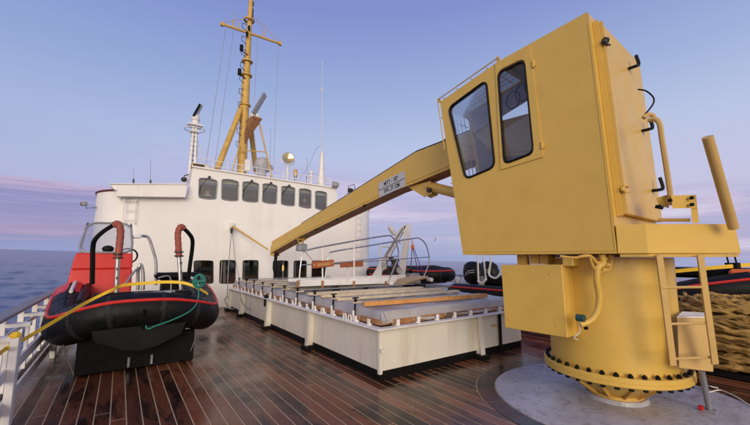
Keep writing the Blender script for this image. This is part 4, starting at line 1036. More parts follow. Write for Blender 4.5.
# ================================================================ RIBS
def rib(loc, rz, L_, hw, r, zc, label, bow_sq=.55, sheer=.22, deadrise=.42, strip='red', patches=(), plan=None, hz=0, hf=0):
    """inflatable boat, bow at local -y, stern towards +y"""
    t = thing('inflatable_boat', loc, label, 'inflatable boat', 'black and red inflatable boats', rz)
    path = []
    def pth(s):        # s in 0..1 from port stern to starboard stern
        pts = [(-hw, L_, 0), (-hw, L_ * .6, .02), (-hw * .99, L_ * .32, .06), (-hw * .93, L_ * .16, .6 * sheer), (-hw * bow_sq - .08, L_ * .035, .9 * sheer), (-hw * bow_sq * .5, 0, sheer), (hw * bow_sq * .5, 0, sheer), (hw * bow_sq + .08, L_ * .035, .9 * sheer), (hw * .93, L_ * .16, .6 * sheer), (hw * .99, L_ * .32, .06), (hw, L_ * .6, .02), (hw, L_, 0)]
        return plan or pts
    sp = spline([Vector((x, y, zc + z)) for x, y, z in pth(0)], 9)
    ends = [sp[0] + Vector((0, .28, 0))] + sp + [sp[-1] + Vector((0, .28, 0))]
    rr_ = [r * .35] + [r] * len(sp) + [r * .35]
    Rt = Matrix.Rotation(rz, 4, 'Z')
    mb = MB(); mb.tube(ends, rr_, 18); mb.build('tube', 'black', t, local=True)
    for i_ in range(8, len(sp) - 8, 9):
        q0_, q1_ = sp[i_], sp[i_ + 1]; dd_ = (q1_ - q0_).normalized() * .025
        mb = MB(); mb.tube([q0_ - dd_, q0_ - dd_, q0_ + dd_, q0_ + dd_], [r - .004, r + .0035, r + .0035, r - .004], 24, caps=False); mb.build('tube_seam', 'seamrubber', t, local=True)
    # outward strake
    cen = Vector((0, L_ * .55, zc)); st = []; st2 = []; hb = []
    for i, p in enumerate(sp):
        tdir = (sp[min(i + 1, len(sp) - 1)] - sp[max(i - 1, 0)]); out = Vector((-tdir.y, tdir.x, 0)).normalized()
        if out.dot(Vector((p.x - 0, p.y - L_ * .6, 0))) < 0: out = -out
        st.append(p + out * r * .80 + Vector((0, 0, r * .60))); st2.append(p + out * r * .1 + Vector((0, 0, r * 1.0))); hb.append((p, out))
    mb = MB(); mb.tube([p for p in st], .025, 8)
    mb.build('rubbing_strake', strip, t, local=True)
    mb = MB(); mb.tube([p + Vector((0, 0, -.005)) for p in st2[6:-6]], .02, 6); mb.build('grab_line', 'blackp', t, local=True)
    # hull: V sections
    mb = MB(); vs = []; fs = []; ns = 14
    for i in range(ns + 1):
        y = L_ * i / ns; fr_ = min(1, (y / L_) / .34); w_ = hw * (bow_sq + (1 - bow_sq) * math.sin(fr_ * PI / 2)) ; z0 = zc + sheer * (1 - fr_) ** 1.3 + hz
        keel = zc - r * .35 - deadrise * (.55 + .45 * math.sin(min(1, fr_ * 1.1) * PI / 2))
        y_ = y + .02 - hf * (1 - fr_)
        if hf: keel -= .03 + .05 * (1 - fr_)
        vs += [(-w_, y_, z0), (-w_ * .86, y_, z0 - r * .95), (-w_ * .35, y_, (keel + z0 - r * .95) / 2 - .05), (0, y_, keel), (w_ * .35, y_, (keel + z0 - r * .95) / 2 - .05), (w_ * .86, y_, z0 - r * .95), (w_, y_, z0)]
    for i in range(ns):
        for j in range(6): a = i * 7 + j; fs.append((a, a + 1, a + 8, a + 7))
    fs.append(tuple(range(7))); fs.append(tuple(ns * 7 + j for j in range(7)))
    for i in range(ns): fs.append((i * 7, i * 7 + 7, i * 7 + 13, i * 7 + 6))
    mb.add(vs, fs); mb.build('hull', 'black', t, local=True)
    for side, s0, s1, m_, dz in patches:
        seg = [(p, o_) for p, o_ in hb if (p.x * side > 0) and s0 * L_ <= p.y <= s1 * L_]
        if len(seg) < 2: continue
        seg.sort(key=lambda q_: q_[0].y); vs = []; fs = []
        angs = np.linspace(-.55 + dz, .75 + dz, 7)
        for p, o_ in seg:
            for a in angs: vs.append(p + o_ * math.cos(a) * (r + .008) + Vector((0, 0, math.sin(a) * (r + .008))))
        for i in range(len(seg) - 1):
            for j in range(6): a = i * 7 + j; fs.append((a, a + 1, a + 8, a + 7))
        mb = MB(); mb.add(vs, fs, True); mb.build('colour_patch', m_, t, local=True)
    return t, sp
# --- near boat: bow towards the camera
BX, BY = .33, 6.62
r1, sp1 = rib((BX, BY, 0), 0, 4.6, .93, .265, .745, 'black and red inflatable boat on a chock at the left of the deck', bow_sq=.66, sheer=.10, deadrise=.40, patches=((-1, .26, .85, 'red', 1.3), (-1, .26, .85, 'red', .1), (1, .24, .85, 'red', .25)),
    plan=[(-.94, 4.6, .26), (-.97, 2.8, .26), (-.97, 1.7, .24), (-.96, .95, .06), (-.90, .42, -.04), (-.66, .12, .07), (-.32, .0, .17), (.30, .0, .17), (.66, .12, .09), (.92, .42, .0), (.98, .95, .10), (.98, 1.7, .24), (.97, 2.8, .26), (.95, 4.6, .26)], hz=-.06, hf=.17)
T1 = WM[r1.name]
def lp1(px, py, y): return at(px, py, Y=y)
# pale edge strips along the top of the side tubes
for s in (-1, 1):
    x = BX + s * .95
    mb = MB(); mb.tube([(x, BY + 1.15, 1.155), (x, BY + 1.7, 1.27), (x, BY + 2.5, 1.29)], .028, 6); mb.build('edge_strip', 'whiterope', r1)
    mb = MB(); mb.tube([(x - s * .16, BY + .55, 1.02), (x - s * .18, BY + 1.0, 1.10), (x - s * .18, BY + 1.8, 1.20)], [.05, .07, .05], 10); mb.build('side_flap', 'black', r1)
# bow fittings
mb = MB(); mb.box((BX + .02, BY + .18, 1.13), (1.3, .34, .09), bev=.03); mb.build('bow_deck', 'blackp', r1)
mb = MB(); mb.box((BX + .12, BY + .02, 1.165), (.62, .10, .055), bev=.015); mb.cyl((BX - .13, BY - .045, 1.165), (BX + .37, BY - .045, 1.165), .028, n=10); mb.build('bow_roller', 'galv', r1)
mb = MB(); mb.bar((BX + .02, BY - .30, .95), (BX + .02, BY - .12, .62), .04, .03); mb.build('stem_strip', 'blackp', r1)
# console
cb = [lp1(72, 284, 8.6), lp1(133.5, 284, 8.6)]; zc0, zc1 = .9, at(103, 253, Y=8.5).z
xa_, xb_ = at(76, 253, Y=8.55).x, at(133, 253, Y=8.55).x
mb = MB(); mb.hull8([(xa_ - .10, 8.35, .85), (xb_ + .02, 8.35, .85), (xb_ + .02, 9.3, .85), (xa_ - .10, 9.3, .85)], [(xa_ - .05, 8.48, 1.5), (xb_ + .01, 8.48, 1.5), (xb_ + .01, 9.25, 1.5), (xa_ - .05, 9.25, 1.5)])
mb.hull8([(xa_ - .05, 8.48, 1.501), (xb_ + .01, 8.48, 1.501), (xb_ + .01, 9.25, 1.501), (xa_ - .05, 9.25, 1.501)], [(xa_ + .0, 8.56, zc1), (xb_, 8.56, zc1), (xb_, 9.2, zc1), (xa_ + .0, 9.2, zc1)])
co = mb.build('console', 'red', r1, mods=bevel(.03, 3))
w0, w1, w2, w3 = Vector((xa_ + .02, 8.58, zc1 + .01)), Vector((xb_ - .01, 8.58, zc1 + .01)), lp1(131, 224, 8.95), lp1(88, 222.5, 8.95)
wp = rpoly([w0, w1, w2, w3], .18, 6)
mb = MB(); mb.tube(wp, .022, 8, closed=True); ws = mb.build('windscreen_frame', 'galv', r1)
mb = MB(); mb.add(wp, [tuple(range(len(wp)))]); mb.build('windscreen', 'perspex', r1)
mb = MB()
for a_, b_ in ((w2, Vector((xb_, 9.6, zc1 + .25))), (w3, Vector((xa_, 9.6, zc1 + .25)))): mb.tube([a_, b_, b_ - Vector((0, 0, .3))], .018, 6)
mb.build('windscreen_stay', 'galv', r1)
mb = MB(); p = at(108, 249, Y=8.62); mb.sphere(p, .07, 10, 6, (1.4, .8, 1)); mb.cyl(p - Vector((0, 0, .1)), p, .03, n=8); mb.build('compass', 'blackp', r1)
# wheel behind the screen and seats
mb = MB(); mb.lathe((BX - .2, 9.35, zc1 - .05), [(.17, -.015), (.19, 0), (.17, .015), (.155, 0), (.17, -.015)], 20, axis=(0, 1, .5)); mb.build('steering_wheel', 'blackp', r1)
mb = MB(); mb.box((BX + .72, 9.0, 1.32), (.85, .5, .14), bev=.05); mb.box((BX + .72, 9.0, 1.1), (.6, .4, .35)); mb.build('seat', 'blackp', r1)
# steel tube frames
def tb(pts, m='steel', r=.022, nm='grab_frame', n=5, par=None): mb = MB(); mb.tube(spline(pts, n), r, 8); return mb.build(nm, m, par or r1)
tb([lp1(134, 236.5, 8.9), lp1(144, 236, 9.0), lp1(149, 238.5, 9.0), lp1(153, 250, 9.0), lp1(156, 262, 9.0), lp1(156, 285, 9.0)], r=.028)
mb = MB(); mb.bar(lp1(131, 237, 8.85), lp1(142, 236.5, 8.85), .08, .07, bev=.02); mb.build('deck_lamp', 'white2', r1)
tb([lp1(138, 290, 8.3), lp1(138, 272, 8.3), lp1(140.5, 264.5, 8.3), lp1(143, 272, 8.3), lp1(143, 290, 8.3)], r=.03)
tb([lp1(141, 266, 8.3), lp1(134, 272, 8.2), lp1(124, 286, 8.0)], m='galv', r=.02, nm='webbing_strap')
tb([lp1(158, 278, 8.6), lp1(168, 276, 8.6), lp1(171, 281, 8.6), lp1(171, 290, 8.6)], r=.016)
# two padded bow hoops
for k_, (leg, pad_, bar_, yb_) in enumerate([([(116.5, 296), (117.2, 276), (118.2, 256)], [(118.0, 258), (119.6, 244), (120.6, 231), (118.2, 223.8), (113.5, 225)], [(114.5, 224.5), (104, 231), (95.5, 239), (93, 247), (92.6, 265), (92.2, 284)], 7.25),
                                             ([(180.8, 290), (180, 272), (179, 254)], [(179, 257), (178.3, 244), (178, 233), (180.6, 226.8), (184, 228.5)], [(183, 227.8), (188.5, 233), (192.2, 239), (192.3, 248), (190, 265), (188.3, 280)], 7.25)]):
    A = 6.88; nm = 'left' if k_ == 0 else 'right'
    hp = thing('padded_hoop', at(leg[0][0], leg[0][1], Y=A), ('taller' if k_ == 0 else 'shorter') + ' bent hoop with red padding at the boat bow, ' + ('by the red console' if k_ == 0 else 'right of the seat'), 'padded hoop', 'padded hoops rising at the bow of the near boat')
    tb([at(*p, Y=A) for p in leg], 'steel', .032, 'metal_leg', par=hp)
    Ys_ = np.linspace(A, A + .10, len(pad_)); pp = spline([at(*p, Y=y) for p, y in zip(pad_, Ys_)], 8)
    mb = MB(); mb.tube(pp, [.050 + .0025 * math.sin(i * 1.7) for i in range(len(pp))], 12); mb.build('padding', 'brownred', hp)
    Yb = np.linspace(A + .10, yb_ + .1, len(bar_)); tb([at(*p, Y=y) for p, y in zip(bar_, Yb)], 'blackp', .034, 'bent_bar', par=hp)
    mb = MB()
    for q_ in (0, 1, 2): p = at(leg[0][0] + .3 * q_, leg[0][1] - 9 - q_ * 9, Y=A - .04); mb.box(p, (.02, .02, .04))
    for zz in (2, -2): p = at(leg[2][0], leg[2][1] + zz, Y=A); mb.cyl(p - Vector((0, 0, .012)), p + Vector((0, 0, .012)), .07, n=12)
    mb.build('clamp', 'dark', hp)
# chock under the boat
ck = thing('boat_chock', (BX, 7.0, 0), 'black boat chock standing on the planks under the near inflatable boat', 'boat chock')
mb = MB(); mb.hull8([(-.42, 6.88, .02), (1.12, 6.88, .02), (1.12, 7.02, .02), (-.42, 7.02, .02)], [(-.42, 6.88, .50), (1.12, 6.88, .50), (1.12, 7.02, .50), (-.42, 7.02, .50)]); mb.build('front_plate', 'blackp', ck, mods=bevel(.008, 1))
mb = MB(); mb.box((BX + .02, 9.4, .26), (1.5, .14, .5)); mb.build('rear_plate', 'blackp', ck)
for x in (-.38, 1.08): mb = MB(); mb.box((x, 8.2, .10), (.10, 2.3, .14)); mb.build('runner', 'blackp', ck)
mb = MB()
for x in (.22, .52): mb.box((x, 6.865, .12), (.03, .02, .14))
mb.build('lug', 'galv', ck)
for s, px0, px1 in ((-1, (63, 345), (74, 376)), (1, (196, 338), (190, 352))):
    wire([at(*px0, Y=6.75), at(px1[0], px1[1], Y=6.9)], 'thin lashing line at the ' + ('left' if s < 0 else 'right') + ' side of the boat chock', 'lashing lines of the near boat', name='lashing_line', cat='rope', r=.009)
# yellow strap over the bow to the rail
def ribbon(pts, w, m, side, nm, lab, cat, grp=None, n=8):
    sp = spline(pts, n); mb = MB(); side = Vector(side).normalized() * w / 2; th = Vector((0, 0, .006)); vs = []; fs = []
    for i, p in enumerate(sp):
        t_ = (sp[min(i + 1, len(sp) - 1)] - sp[max(i - 1, 0)]).normalized(); s_ = side - t_ * side.dot(t_)
        nn = t_.cross(s_).normalized() * .003
        vs += [p - s_ + nn, p + s_ + nn, p + s_ - nn, p - s_ - nn]
    for i in range(len(sp) - 1):
        for j in range(4): a = i * 4 + j; b = i * 4 + (j + 1) % 4; fs.append((a, b, b + 4, a + 4))
    fs += [(0, 1, 2, 3), tuple(len(vs) - 4 + j for j in range(4))]
    mb.add(vs, fs); return tag(mb.build(nm, m), lab, cat, grp)
ribbon([at(-3, 356, X=-.80), at(4, 350, Y=5.2), at(12, 345.5, Y=5.3), at(28, 337, Y=5.6), at(60, 318, Y=6.0), at(90, 300.5, Y=6.45), at(112, 290, Y=6.60), at(122, 285.5, Y=6.75), at(140, 283.6, Y=6.85), at(165, 282, Y=6.85), at(184, 283, Y=6.8), at(198, 288, Y=6.75), at(208, 294, Y=6.9)], .048, 'strap', (0, .35, 1), 'lashing_strap', 'yellow webbing strap running from the rail over the boat bow', 'strap')
mb = MB(); q_ = at(6, 349, X=-.86); mb.box((-.83, 5.30, .90), (.10, .10, .08), bev=.03); tag(mb.build('strap_knot', 'strap'), 'bundled yellow strap end knotted round the nearest railing post', 'strap')
# green painter and its coil
a = MB(); c_ = at(199, 281, Y=6.75)
for i in range(9):
    th = i * .42; lo = []
    for j in range(20):
        u = 2 * PI * j / 20; lo.append(c_ + Vector((math.cos(u) * .085 * math.cos(th * .3), -.03 + .035 * math.sin(th) + .02 * math.sin(u), math.sin(u) * .10)) + Vector((.012 * math.sin(i * 2.1), 0, .012 * math.cos(i * 1.7))))
    a.tube(lo, .012, 6, closed=True)
a.tube([c_ + Vector((-.09, -.07, -.01)), c_ + Vector((.09, -.07, .0))], .022, 8)
cr_t = tag(a.build('rope_coil', 'green'), 'small bundle of green cord hanging at the right of the boat bow', 'rope')
mb = MB(); mb.tube(spline([c_ + Vector((0, -.02, -.09)), at(197.5, 301, Y=6.55), at(190, 311, Y=6.40), at(172, 320, Y=6.33), at(155, 326, Y=6.33), at(150, 328.5, Y=6.35), at(146.5, 328, Y=6.36), at(146, 325.5, Y=6.38)], 7), .011, 6); tag(mb.build('green_rope', 'green'), 'green rope drooping across the black bow of the near boat', 'rope')

# --- far boats at the right
r2, _ = rib((9.75, 9.6, 0), 0, 3.6, .68, .26, 1.08, 'black inflatable boat beyond the gangway, farthest at the right side', bow_sq=.6, sheer=.0, deadrise=.3, patches=((-1, .2, .95, 'red', -.9),))
mb = MB(); mb.box((9.75, 11.2, .3), (1.0, 2.6, .6)); mb.build('cradle', 'white2', r2)
r3, _ = rib((10.0, 1.1, 0), 0, 7.2, .95, .27, .62, 'large black and red inflatable boat with twin outboards behind the crane', bow_sq=.45, sheer=.66, deadrise=.40, patches=((-1, .45, 1.0, 'red', -.85),))
mb = MB(); mb.box((10.0, 5.3, .14), (1.3, 4.5, .22)); mb.build('cradle', 'blackp', r3)
mb = MB(); mb.box((10.0, 6.9, 1.02), (1.5, .9, .25), bev=.04); mb.build('engine_well', 'blackp', r3)
mb = MB(); mb.box((10.1, 2.6, 1.40), (1.2, 2.2, .2), bev=.06); mb.build('bow_locker', 'blackp', r3)
mb = MB(); mb.bar((9.10, 2.9, 1.28), (9.12, 5.6, 1.02), .06, .03); mb.build('red_strip', 'red', r3)
ribbon([(8.72, 5.6, 1.03), (8.85, 4.5, 1.17), (9.05, 3.2, 1.34), (9.3, 2.1, 1.50), (9.6, 1.5, 1.58)], .07, 'strap', (0, 0, 1), 'lashing_strap', 'yellow webbing strap along the boat seen through the crane ladder', 'strap')
for i, (px, cy_) in enumerate(((481.5, 7.75), (506, 7.5))):
    x = 9.95 + i * .80; c = Vector((x, 8.35, 0)); ob = thing('outboard', (x, 8.35, .5), 'black outboard motor ' + ('left of the pair, not hidden by the crane' if i == 0 else 'right of the pair, mostly behind the crane'), 'outboard motor', 'outboard motors of the large boat')
    mb = MB(); pr = [(.001, -.12), (.22, -.10), (.29, .02), (.30, .28), (.26, .50), (.14, .62), (.001, .64)]
    mb.lathe((0, 0, 0), pr, 18)
    mb.v = [Vector((v.x * .95, v.y * 1.35 + .1 * v.z, v.z)) + Vector((x, 8.25, .95)) for v in mb.v]; mb.build('cowl', 'black', ob)
    mb = MB(); mb.box((x, 8.3, .66), (.2, .28, .6), bev=.05); mb.build('leg', 'blackp', ob)
    mb = MB()
    for q_ in (-.02, .05): mb.tube([(x - .26, 8.05, 1.25 + q_), (x - .29, 8.25, 1.22 + q_), (x - .25, 8.45, 1.12 + q_)], .012, 5)
    mb.build('cowl_stripe', 'whiterope', ob)
    mb = MB(); mb.box((x, 8.0, 1.0), (.3, .3, .2)); mb.build('clamp_bracket', 'galv', ob)
# white lifting slings over the outboard
for i, (a_, b_) in enumerate((((477, 240), (478.5, 281)), ((481.5, 240), (486, 279)), ((493, 240), (489, 275)))):
    p0, p1 = at(*a_, X=9.3), at(*b_, X=9.15)
    mb = MB(); mb.tube([p0, p1], .028, 6); tag(mb.build('lifting_sling', 'whiterope'), ['leftmost white sling rising from the outboard behind the crane', 'middle white sling rising from the outboard behind the crane', 'rightmost white sling beside the crane cab bottom edge'][i], 'sling', 'white slings above the outboard')
mb = MB(); mb.tube(spline([at(478, 281, X=9.1), at(482, 283, X=9.1), at(486, 279, X=9.1)]), .04, 6); mb.tube(spline([at(491, 262, X=9.1), at(489, 274, X=9.1), at(496, 278, X=9.1), at(502, 270, X=9.1)]), .03, 6); tag(mb.build('sling_knot', 'whiterope'), 'knotted white rope at the foot of the slings on the outboard', 'rope')
ribbon([at(482, 283, X=9.1), at(480.5, 290, X=9.05), at(477.5, 294, X=9.05)], .07, 'strap', (0, 1, 0), 'short_strap', 'short yellow strap below the knotted slings on the outboard', 'strap')
pl = thing('pole_davit', (6.6, 7.9, 0), 'sling support pole hidden by the crane cab, carrying the white slings', 'pole') if False else None
# bits on the bow of the large boat
bp_ = at(736, 271, X=9.6)
mb = MB(); mb.box(bp_ + Vector((0, -.1, -.03)), (.5, .34, .14), bev=.05); tag(mb.build('orange_bag', 'orange'), 'orange bag lying on the bow of the large boat at the right edge', 'bag')
mb = MB(); mb.box(bp_ + Vector((.1, -.55, -.05)), (.5, .36, .12), bev=.05); tag(mb.build('blue_bag', 'blue'), 'blue bag lying on the bow at the right edge of the picture', 'bag')
for i, (px, pt) in enumerate(((729, 250), (737, 250))):
    p0 = at(px, 268, X=9.5); mb = MB(); mb.cyl(p0 - Vector((0, 0, .05)), p0 + Vector((0, 0, .10)), .055, n=10); mb.tube([p0 + Vector((0, 0, .1)), p0 + Vector((0, .05, .62))], .014, 6)
    tag(mb.build('paddle_handle', 'blackp'), ['left' , 'right'][i] + ' one of two upright handles beside the orange bag', 'handle', 'upright handles on the large boat bow')

# ================================================================ ROPE PILE
rp_ = thing('rope_pile', (8.1, 1.45, 0), 'big pile of thick brown mooring rope coiled behind the crane ladder', 'rope pile')
random.seed(11)
bs = MB(); bs.box((8.1, 1.45, .05), (1.9, 1.9, .09), bev=.02); bs.build('pallet', 'blackp', rp_)
for k_ in range(112):
    lay = k_ // 7; rr0 = .94 - (k_ % 7) * .085 - max(0, lay - 11) * .05 + random.uniform(-.02, .02); z_ = .13 + lay * .058; ph = random.random() * 6; am = random.uniform(.02, .09)
    pts = []; n_ = 80
    for j in range(n_):
        a = 2 * PI * j / n_
        w_ = noise.noise(Vector((math.cos(a) * 1.6 + k_ * 3, math.sin(a) * 1.6, k_))) ; w2 = noise.noise(Vector((math.cos(a) * 2.3, math.sin(a) * 2.3 + k_ * 2, 7)))
        q_ = rr0 * (1 + .15 * w_); pts.append(Vector((8.1 + q_ * math.cos(a), 1.45 + q_ * math.sin(a), z_ + .13 * w2 + (am * math.sin(a + ph)))))
    sp = []
    for j in range(n_):
        for t_ in (0, .34, .67): sp.append(pts[j].lerp(pts[(j + 1) % n_], t_))
    mb = MB(); mb.tube(sp, .028, 7, closed=True, rf=lambda i, a: 1 + .16 * math.cos(3 * a - i * .8)); mb.build('rope_loop', 'rope', rp_)
mb = MB(); mb.tube(spline([at(701, 387, Z=.03), at(708, 392, Z=.03), at(720, 390, Z=.03), at(735, 396, Z=.03), at(750, 405, Z=.03), at(770, 410, Z=.03)]), .008, 5); mb.tube(spline([at(703, 383, Z=.03), at(710, 386, Z=.05), at(718, 388, Z=.03)]), .007, 5)
tag(mb.build('loose_rope', 'whiterope', split=False), 'thin white cord lying on the deck before the rope pile', 'cord', kind='thing')

# ================================================================ CRANE
TH = math.radians(4.0)         # turned a little to the left of the ship's axis (z rotation is counter-clockwise)
cn = thing('deck_crane', (CX, CY, 0), 'large yellow deck crane with cab, pedestal and boom at the right', 'crane', rz=TH)
CM = WM[cn.name]; CI = CM.inverted(); CR3 = CM.to_3x3()
def cl_(px, py, x=None, y=None, z=None, D=None):
    """local crane point seen at (px, py) on local plane x/y/z = const"""
    o = CI @ CP; d = CI.to_3x3() @ (cf * F + cr * (px - 375) + cu * (212.5 - py))
    if x is not None: k = (x - o.x) / d.x
    elif y is not None: k = (y - o.y) / d.y
    elif z is not None: k = (z - o.z) / d.z
    else: k = D / F
    return o + d * k
B = lambda mb, n_, m_, p_=None, mods=None: mb.build(n_, m_, p_ or cn, local=True, mods=mods)
def bb(mb, n_, m_, p_=None): return B(mb, n_, m_, p_)
# pedestal
mb = MB(); mb.lathe((0, 0, 0), [(.685, .44), (.685, 1.30), (.69, 1.58), (.69, 1.705), (0.01, 1.706)], 72); B(mb, 'pedestal', 'yellow')
mb = MB(); mb.lathe((0, 0, 0), [(.60, .345), (.765, .345), (.775, .355), (.775, .388), (.770, .392), (.775, .396), (.775, .435), (.765, .445), (.68, .445)], 72); B(mb, 'flange', 'yellow')
mb = MB(); mb.lathe((0, 0, 0), [(.66, .346), (.58, .29), (.27, .10), (.29, .095), (.29, .06), (.0, .06)], 48); B(mb, 'base_cone', 'yellow2')
mb = MB(); mb.lathe((0, 0, 0), [(.34, .016), (.32, .060), (0, .061)], 40); B(mb, 'base_pad', 'pad')
for i in range(12):
    a = 2 * PI * i / 12 + .1; c_, s_ = math.cos(a), math.sin(a); tn = Vector((-s_, c_, 0)) * .008
    lo = [Vector((.24 * c_, .24 * s_, .08)), Vector((.30 * c_, .30 * s_, .08)), Vector((.69 * c_, .69 * s_, .343)), Vector((.60 * c_, .60 * s_, .343))]
    mb = MB(); mb.prism([p - tn for p in lo], tn * 2); B(mb, 'gusset', 'yellow2')
bolt = MB(); bolt.tube([(0, 0, .0), (0, 0, .028)], .026, 6, smooth=False).tube([(0, 0, .026), (0, 0, .042)], .014, 8)
bolt2 = MB().tube([(0, 0, -.10), (0, 0, -.13)], .026, 6, smooth=False)
b2 = None
bo = None
for i in range(36):
    a = 2 * PI * i / 36; mx = Matrix.Translation((.735 * math.cos(a), .735 * math.sin(a), .445)) @ Matrix.Rotation(a, 4, 'Z')
    if bo is None: bo = bolt.build('bolt', 'blackp', cn, local=True, split=False); bo.matrix_local = mx
    else: inst(bo, cn, mx)
    if b2 is None: b2 = bolt2.build('nut', 'blackp', cn, local=True, split=False); b2.matrix_local = mx
    else: inst(b2, cn, mx)
mb = MB(); mb.lathe((0, 0, 0), [(.0, 1.708), (.60, 1.708), (.60, 1.742), (0, 1.742)], 48); B(mb, 'slew_ring', 'yellow2')

# cab and machinery house: near face lies in local plane x = XN
XN = -.95; XF = .66; XC = -.19
def nf(px, py, x=XN): return cl_(px, py, x=x)
pA, pB, pC, pD, pE = nf(463, 254), nf(617, 253.5), nf(587, 12), nf(499, 61), nf(440, 102)
zb = pB.z; pA.z = zb
w1l = rpoly([nf(448.8, 108), nf(486.2, 80.5), nf(494.8, 166.8), nf(466, 179)], .10, 6)
w2l = rpoly([nf(498.2, 73), nf(524.6, 60.2), nf(533.8, 152.6), nf(504.6, 163.8)], .09, 6)
mb = MB(); wall_holes(mb, [pA, pB, pC, pD, pE], [w1l, w2l], (.03, 0, 0)); B(mb, 'cab_side', 'yellow')
# rear, roof, floor, front and far sides of the house
off = lambda p, x: Vector((x, p.y, p.z))
ins = .031
mb = MB(); vx = XN + ins
ymid = (pB.y + 1.15)
# rear face
mb.add([off(pB, XN), off(pB, XF), off(pC, XF), off(pC, XN)], [(0, 1, 2, 3)])
# rear house roof down to y where the cab begins
yr = pB.y + .55; t_ = (yr - pC.y) / (pD.y - pC.y); zr = pC.z + (pD.z - pC.z) * t_
mb.add([off(pC, XN), off(pC, XF), Vector((XF, yr, zr)), Vector((XN, yr, zr))], [(0, 1, 2, 3)])
mb.add([Vector((XF, pB.y, zb)), Vector((XF, yr, zb)), Vector((XF, yr, zr)), off(pC, XF)], [(0, 1, 2, 3)])
mb.add([Vector((XC, yr, zb)), Vector((XF, yr, zb)), Vector((XF, yr, zr)), Vector((XC, yr, zr))], [(0, 1, 2, 3)])
mb.add([Vector((XN, pB.y, zb)), Vector((XF, pB.y, zb)), Vector((XF, yr, zb)), Vector((XN, yr, zb))], [(0, 1, 2, 3)])
B(mb, 'machinery_house', 'yellow')
# cab: roof pieces, floor, far side, front, partition
mb = MB(); mb.add([Vector((XN, yr, zr)), Vector((XC, yr, zr)), off(pD, XC), off(pD, XN)], [(0, 1, 2, 3)])
mb.add([Vector((XN, yr, zb)), Vector((XC, yr, zb)), off(pA, XC), off(pA, XN)], [(0, 1, 2, 3)])
B(mb, 'cab_roof', 'yellow')
mb = MB(); mb.add([Vector((XN + .035, yr - .02, zb + .02)), Vector((XC - .02, yr - .02, zb + .02)), Vector((XC - .02, yr - .02, zr - .03)), Vector((XN + .035, yr - .02, zr - .03))], [(0, 1, 2, 3)]); B(mb, 'rear_lining', 'interior2')
# sloped skylight frame
dE, dD = off(pE, 0), off(pD, 0); nE = Vector((0, -(dE.z - dD.z), dE.y - dD.y)).normalized()
if nE.z < 0: nE = -nE
sl0 = [off(pD, XN + ins), off(pD, XC), off(pE, XC), off(pE, XN + ins)]
def sub4(q, a, b, c, d, r):    # inset loop in a quad with margins a..b along first edge and c..d along second
    f = lambda u, v: q[0].lerp(q[1], u).lerp(q[3].lerp(q[2], u), v)
    return rpoly([f(a, c), f(b, c), f(b, d), f(a, d)], r, 4)
mb = MB(); h1 = sub4(sl0, .06, .94, .06, .94, .05); wall_holes(mb, sl0, [h1], -nE * .03); B(mb, 'skylight_frame', 'yellow')
mb = MB(); mb.add([p - nE * .015 for p in h1], [tuple(range(len(h1)))]); B(mb, 'skylight_glass', 'cabglass')
nF = Vector((0, 1, 0)); fr0 = [off(pE, XN + ins), off(pE, XC), off(pA, XC), off(pA, XN + ins)]
fe = (off(pA, 0) - off(pE, 0)).normalized(); nF = Vector((0, -fe.z, fe.y)).normalized(); nF = nF if nF.y > 0 else -nF
mb = MB(); h2 = sub4(fr0, .07, .93, .05, .68, .06); wall_holes(mb, fr0, [h2], -nF * .03); B(mb, 'front_frame', 'yellow')
mb = MB(); mb.add([p - nF * .015 for p in h2], [tuple(range(len(h2)))]); B(mb, 'front_glass', 'cabglass')
# far side of the cab with its own window
fs_o = [Vector((XC, yr + .03, zb)), Vector((XC, pA.y - .03, zb)), Vector((XC, pE.y - .05, pE.z - .01)), Vector((XC, pD.y, pD.z - .035)), Vector((XC, yr + .03, zr - .01))]
def fy(u): return yr + (pE.y - yr) * u
zz = lambda v: zb + (zr - zb) * v
h3 = rpoly([Vector((XC, fy(.06), zz(.10))), Vector((XC, fy(.92), zz(.10))), Vector((XC, fy(.94), zz(.76))), Vector((XC, fy(.08), zz(.90)))], .08, 5)
mb = MB(); wall_holes(mb, fs_o, [h3], (-.03, 0, 0)); B(mb, 'far_side', 'interior2')
mb = MB(); mb.add([p - Vector((.015, 0, 0)) for p in h3], [tuple(range(len(h3)))]); B(mb, 'far_glass', 'cabglass')
# guard bars over the skylight and front window
mb = MB()
for i in range(6):
    u = .14 + i * .145; a = sl0[0].lerp(sl0[1], u); b_ = sl0[3].lerp(sl0[2], u); mb.tube([a + nE * .05, b_ + nE * .05], .007, 5)
    a = fr0[0].lerp(fr0[1], u); b_ = fr0[3].lerp(fr0[2], u); mb.tube([a + nF * .05, a.lerp(b_, .66) + nF * .05], .007, 5)
for v in (.2, .45, .7, .95): a = sl0[0].lerp(sl0[3], v); b_ = sl0[1].lerp(sl0[2], v); mb.tube([a + nE * .05, b_ + nE * .05], .007, 5)
for v in (.1, .25, .4, .55): a = fr0[0].lerp(fr0[3], v); b_ = fr0[1].lerp(fr0[2], v); mb.tube([a + nF * .05, b_ + nF * .05], .007, 5)
mb.tube([off(pE, XN - .015) + nE * .045 + Vector((0, .03, 0)), off(pD, XN - .015) + nE * .045], .009, 6); mb.tube([off(pE, XN - .015) + nE * .045 + Vector((0, .03, 0)), off(pE, XN - .015).lerp(off(pA, XN - .015), .33) + nF * .04], .009, 6)
B(mb, 'guard_bars', 'tan')
mb = MB()
for p in (off(pE, XN - .01), off(pD, XN - .01)): mb.prism([p + Vector((0, -.03, -.01)), p + Vector((0, .03, -.01)), p + Vector((0, .03, .07)), p + Vector((0, 0, .07))], (.01, 0, 0))
B(mb, 'guard_lug', 'tan')
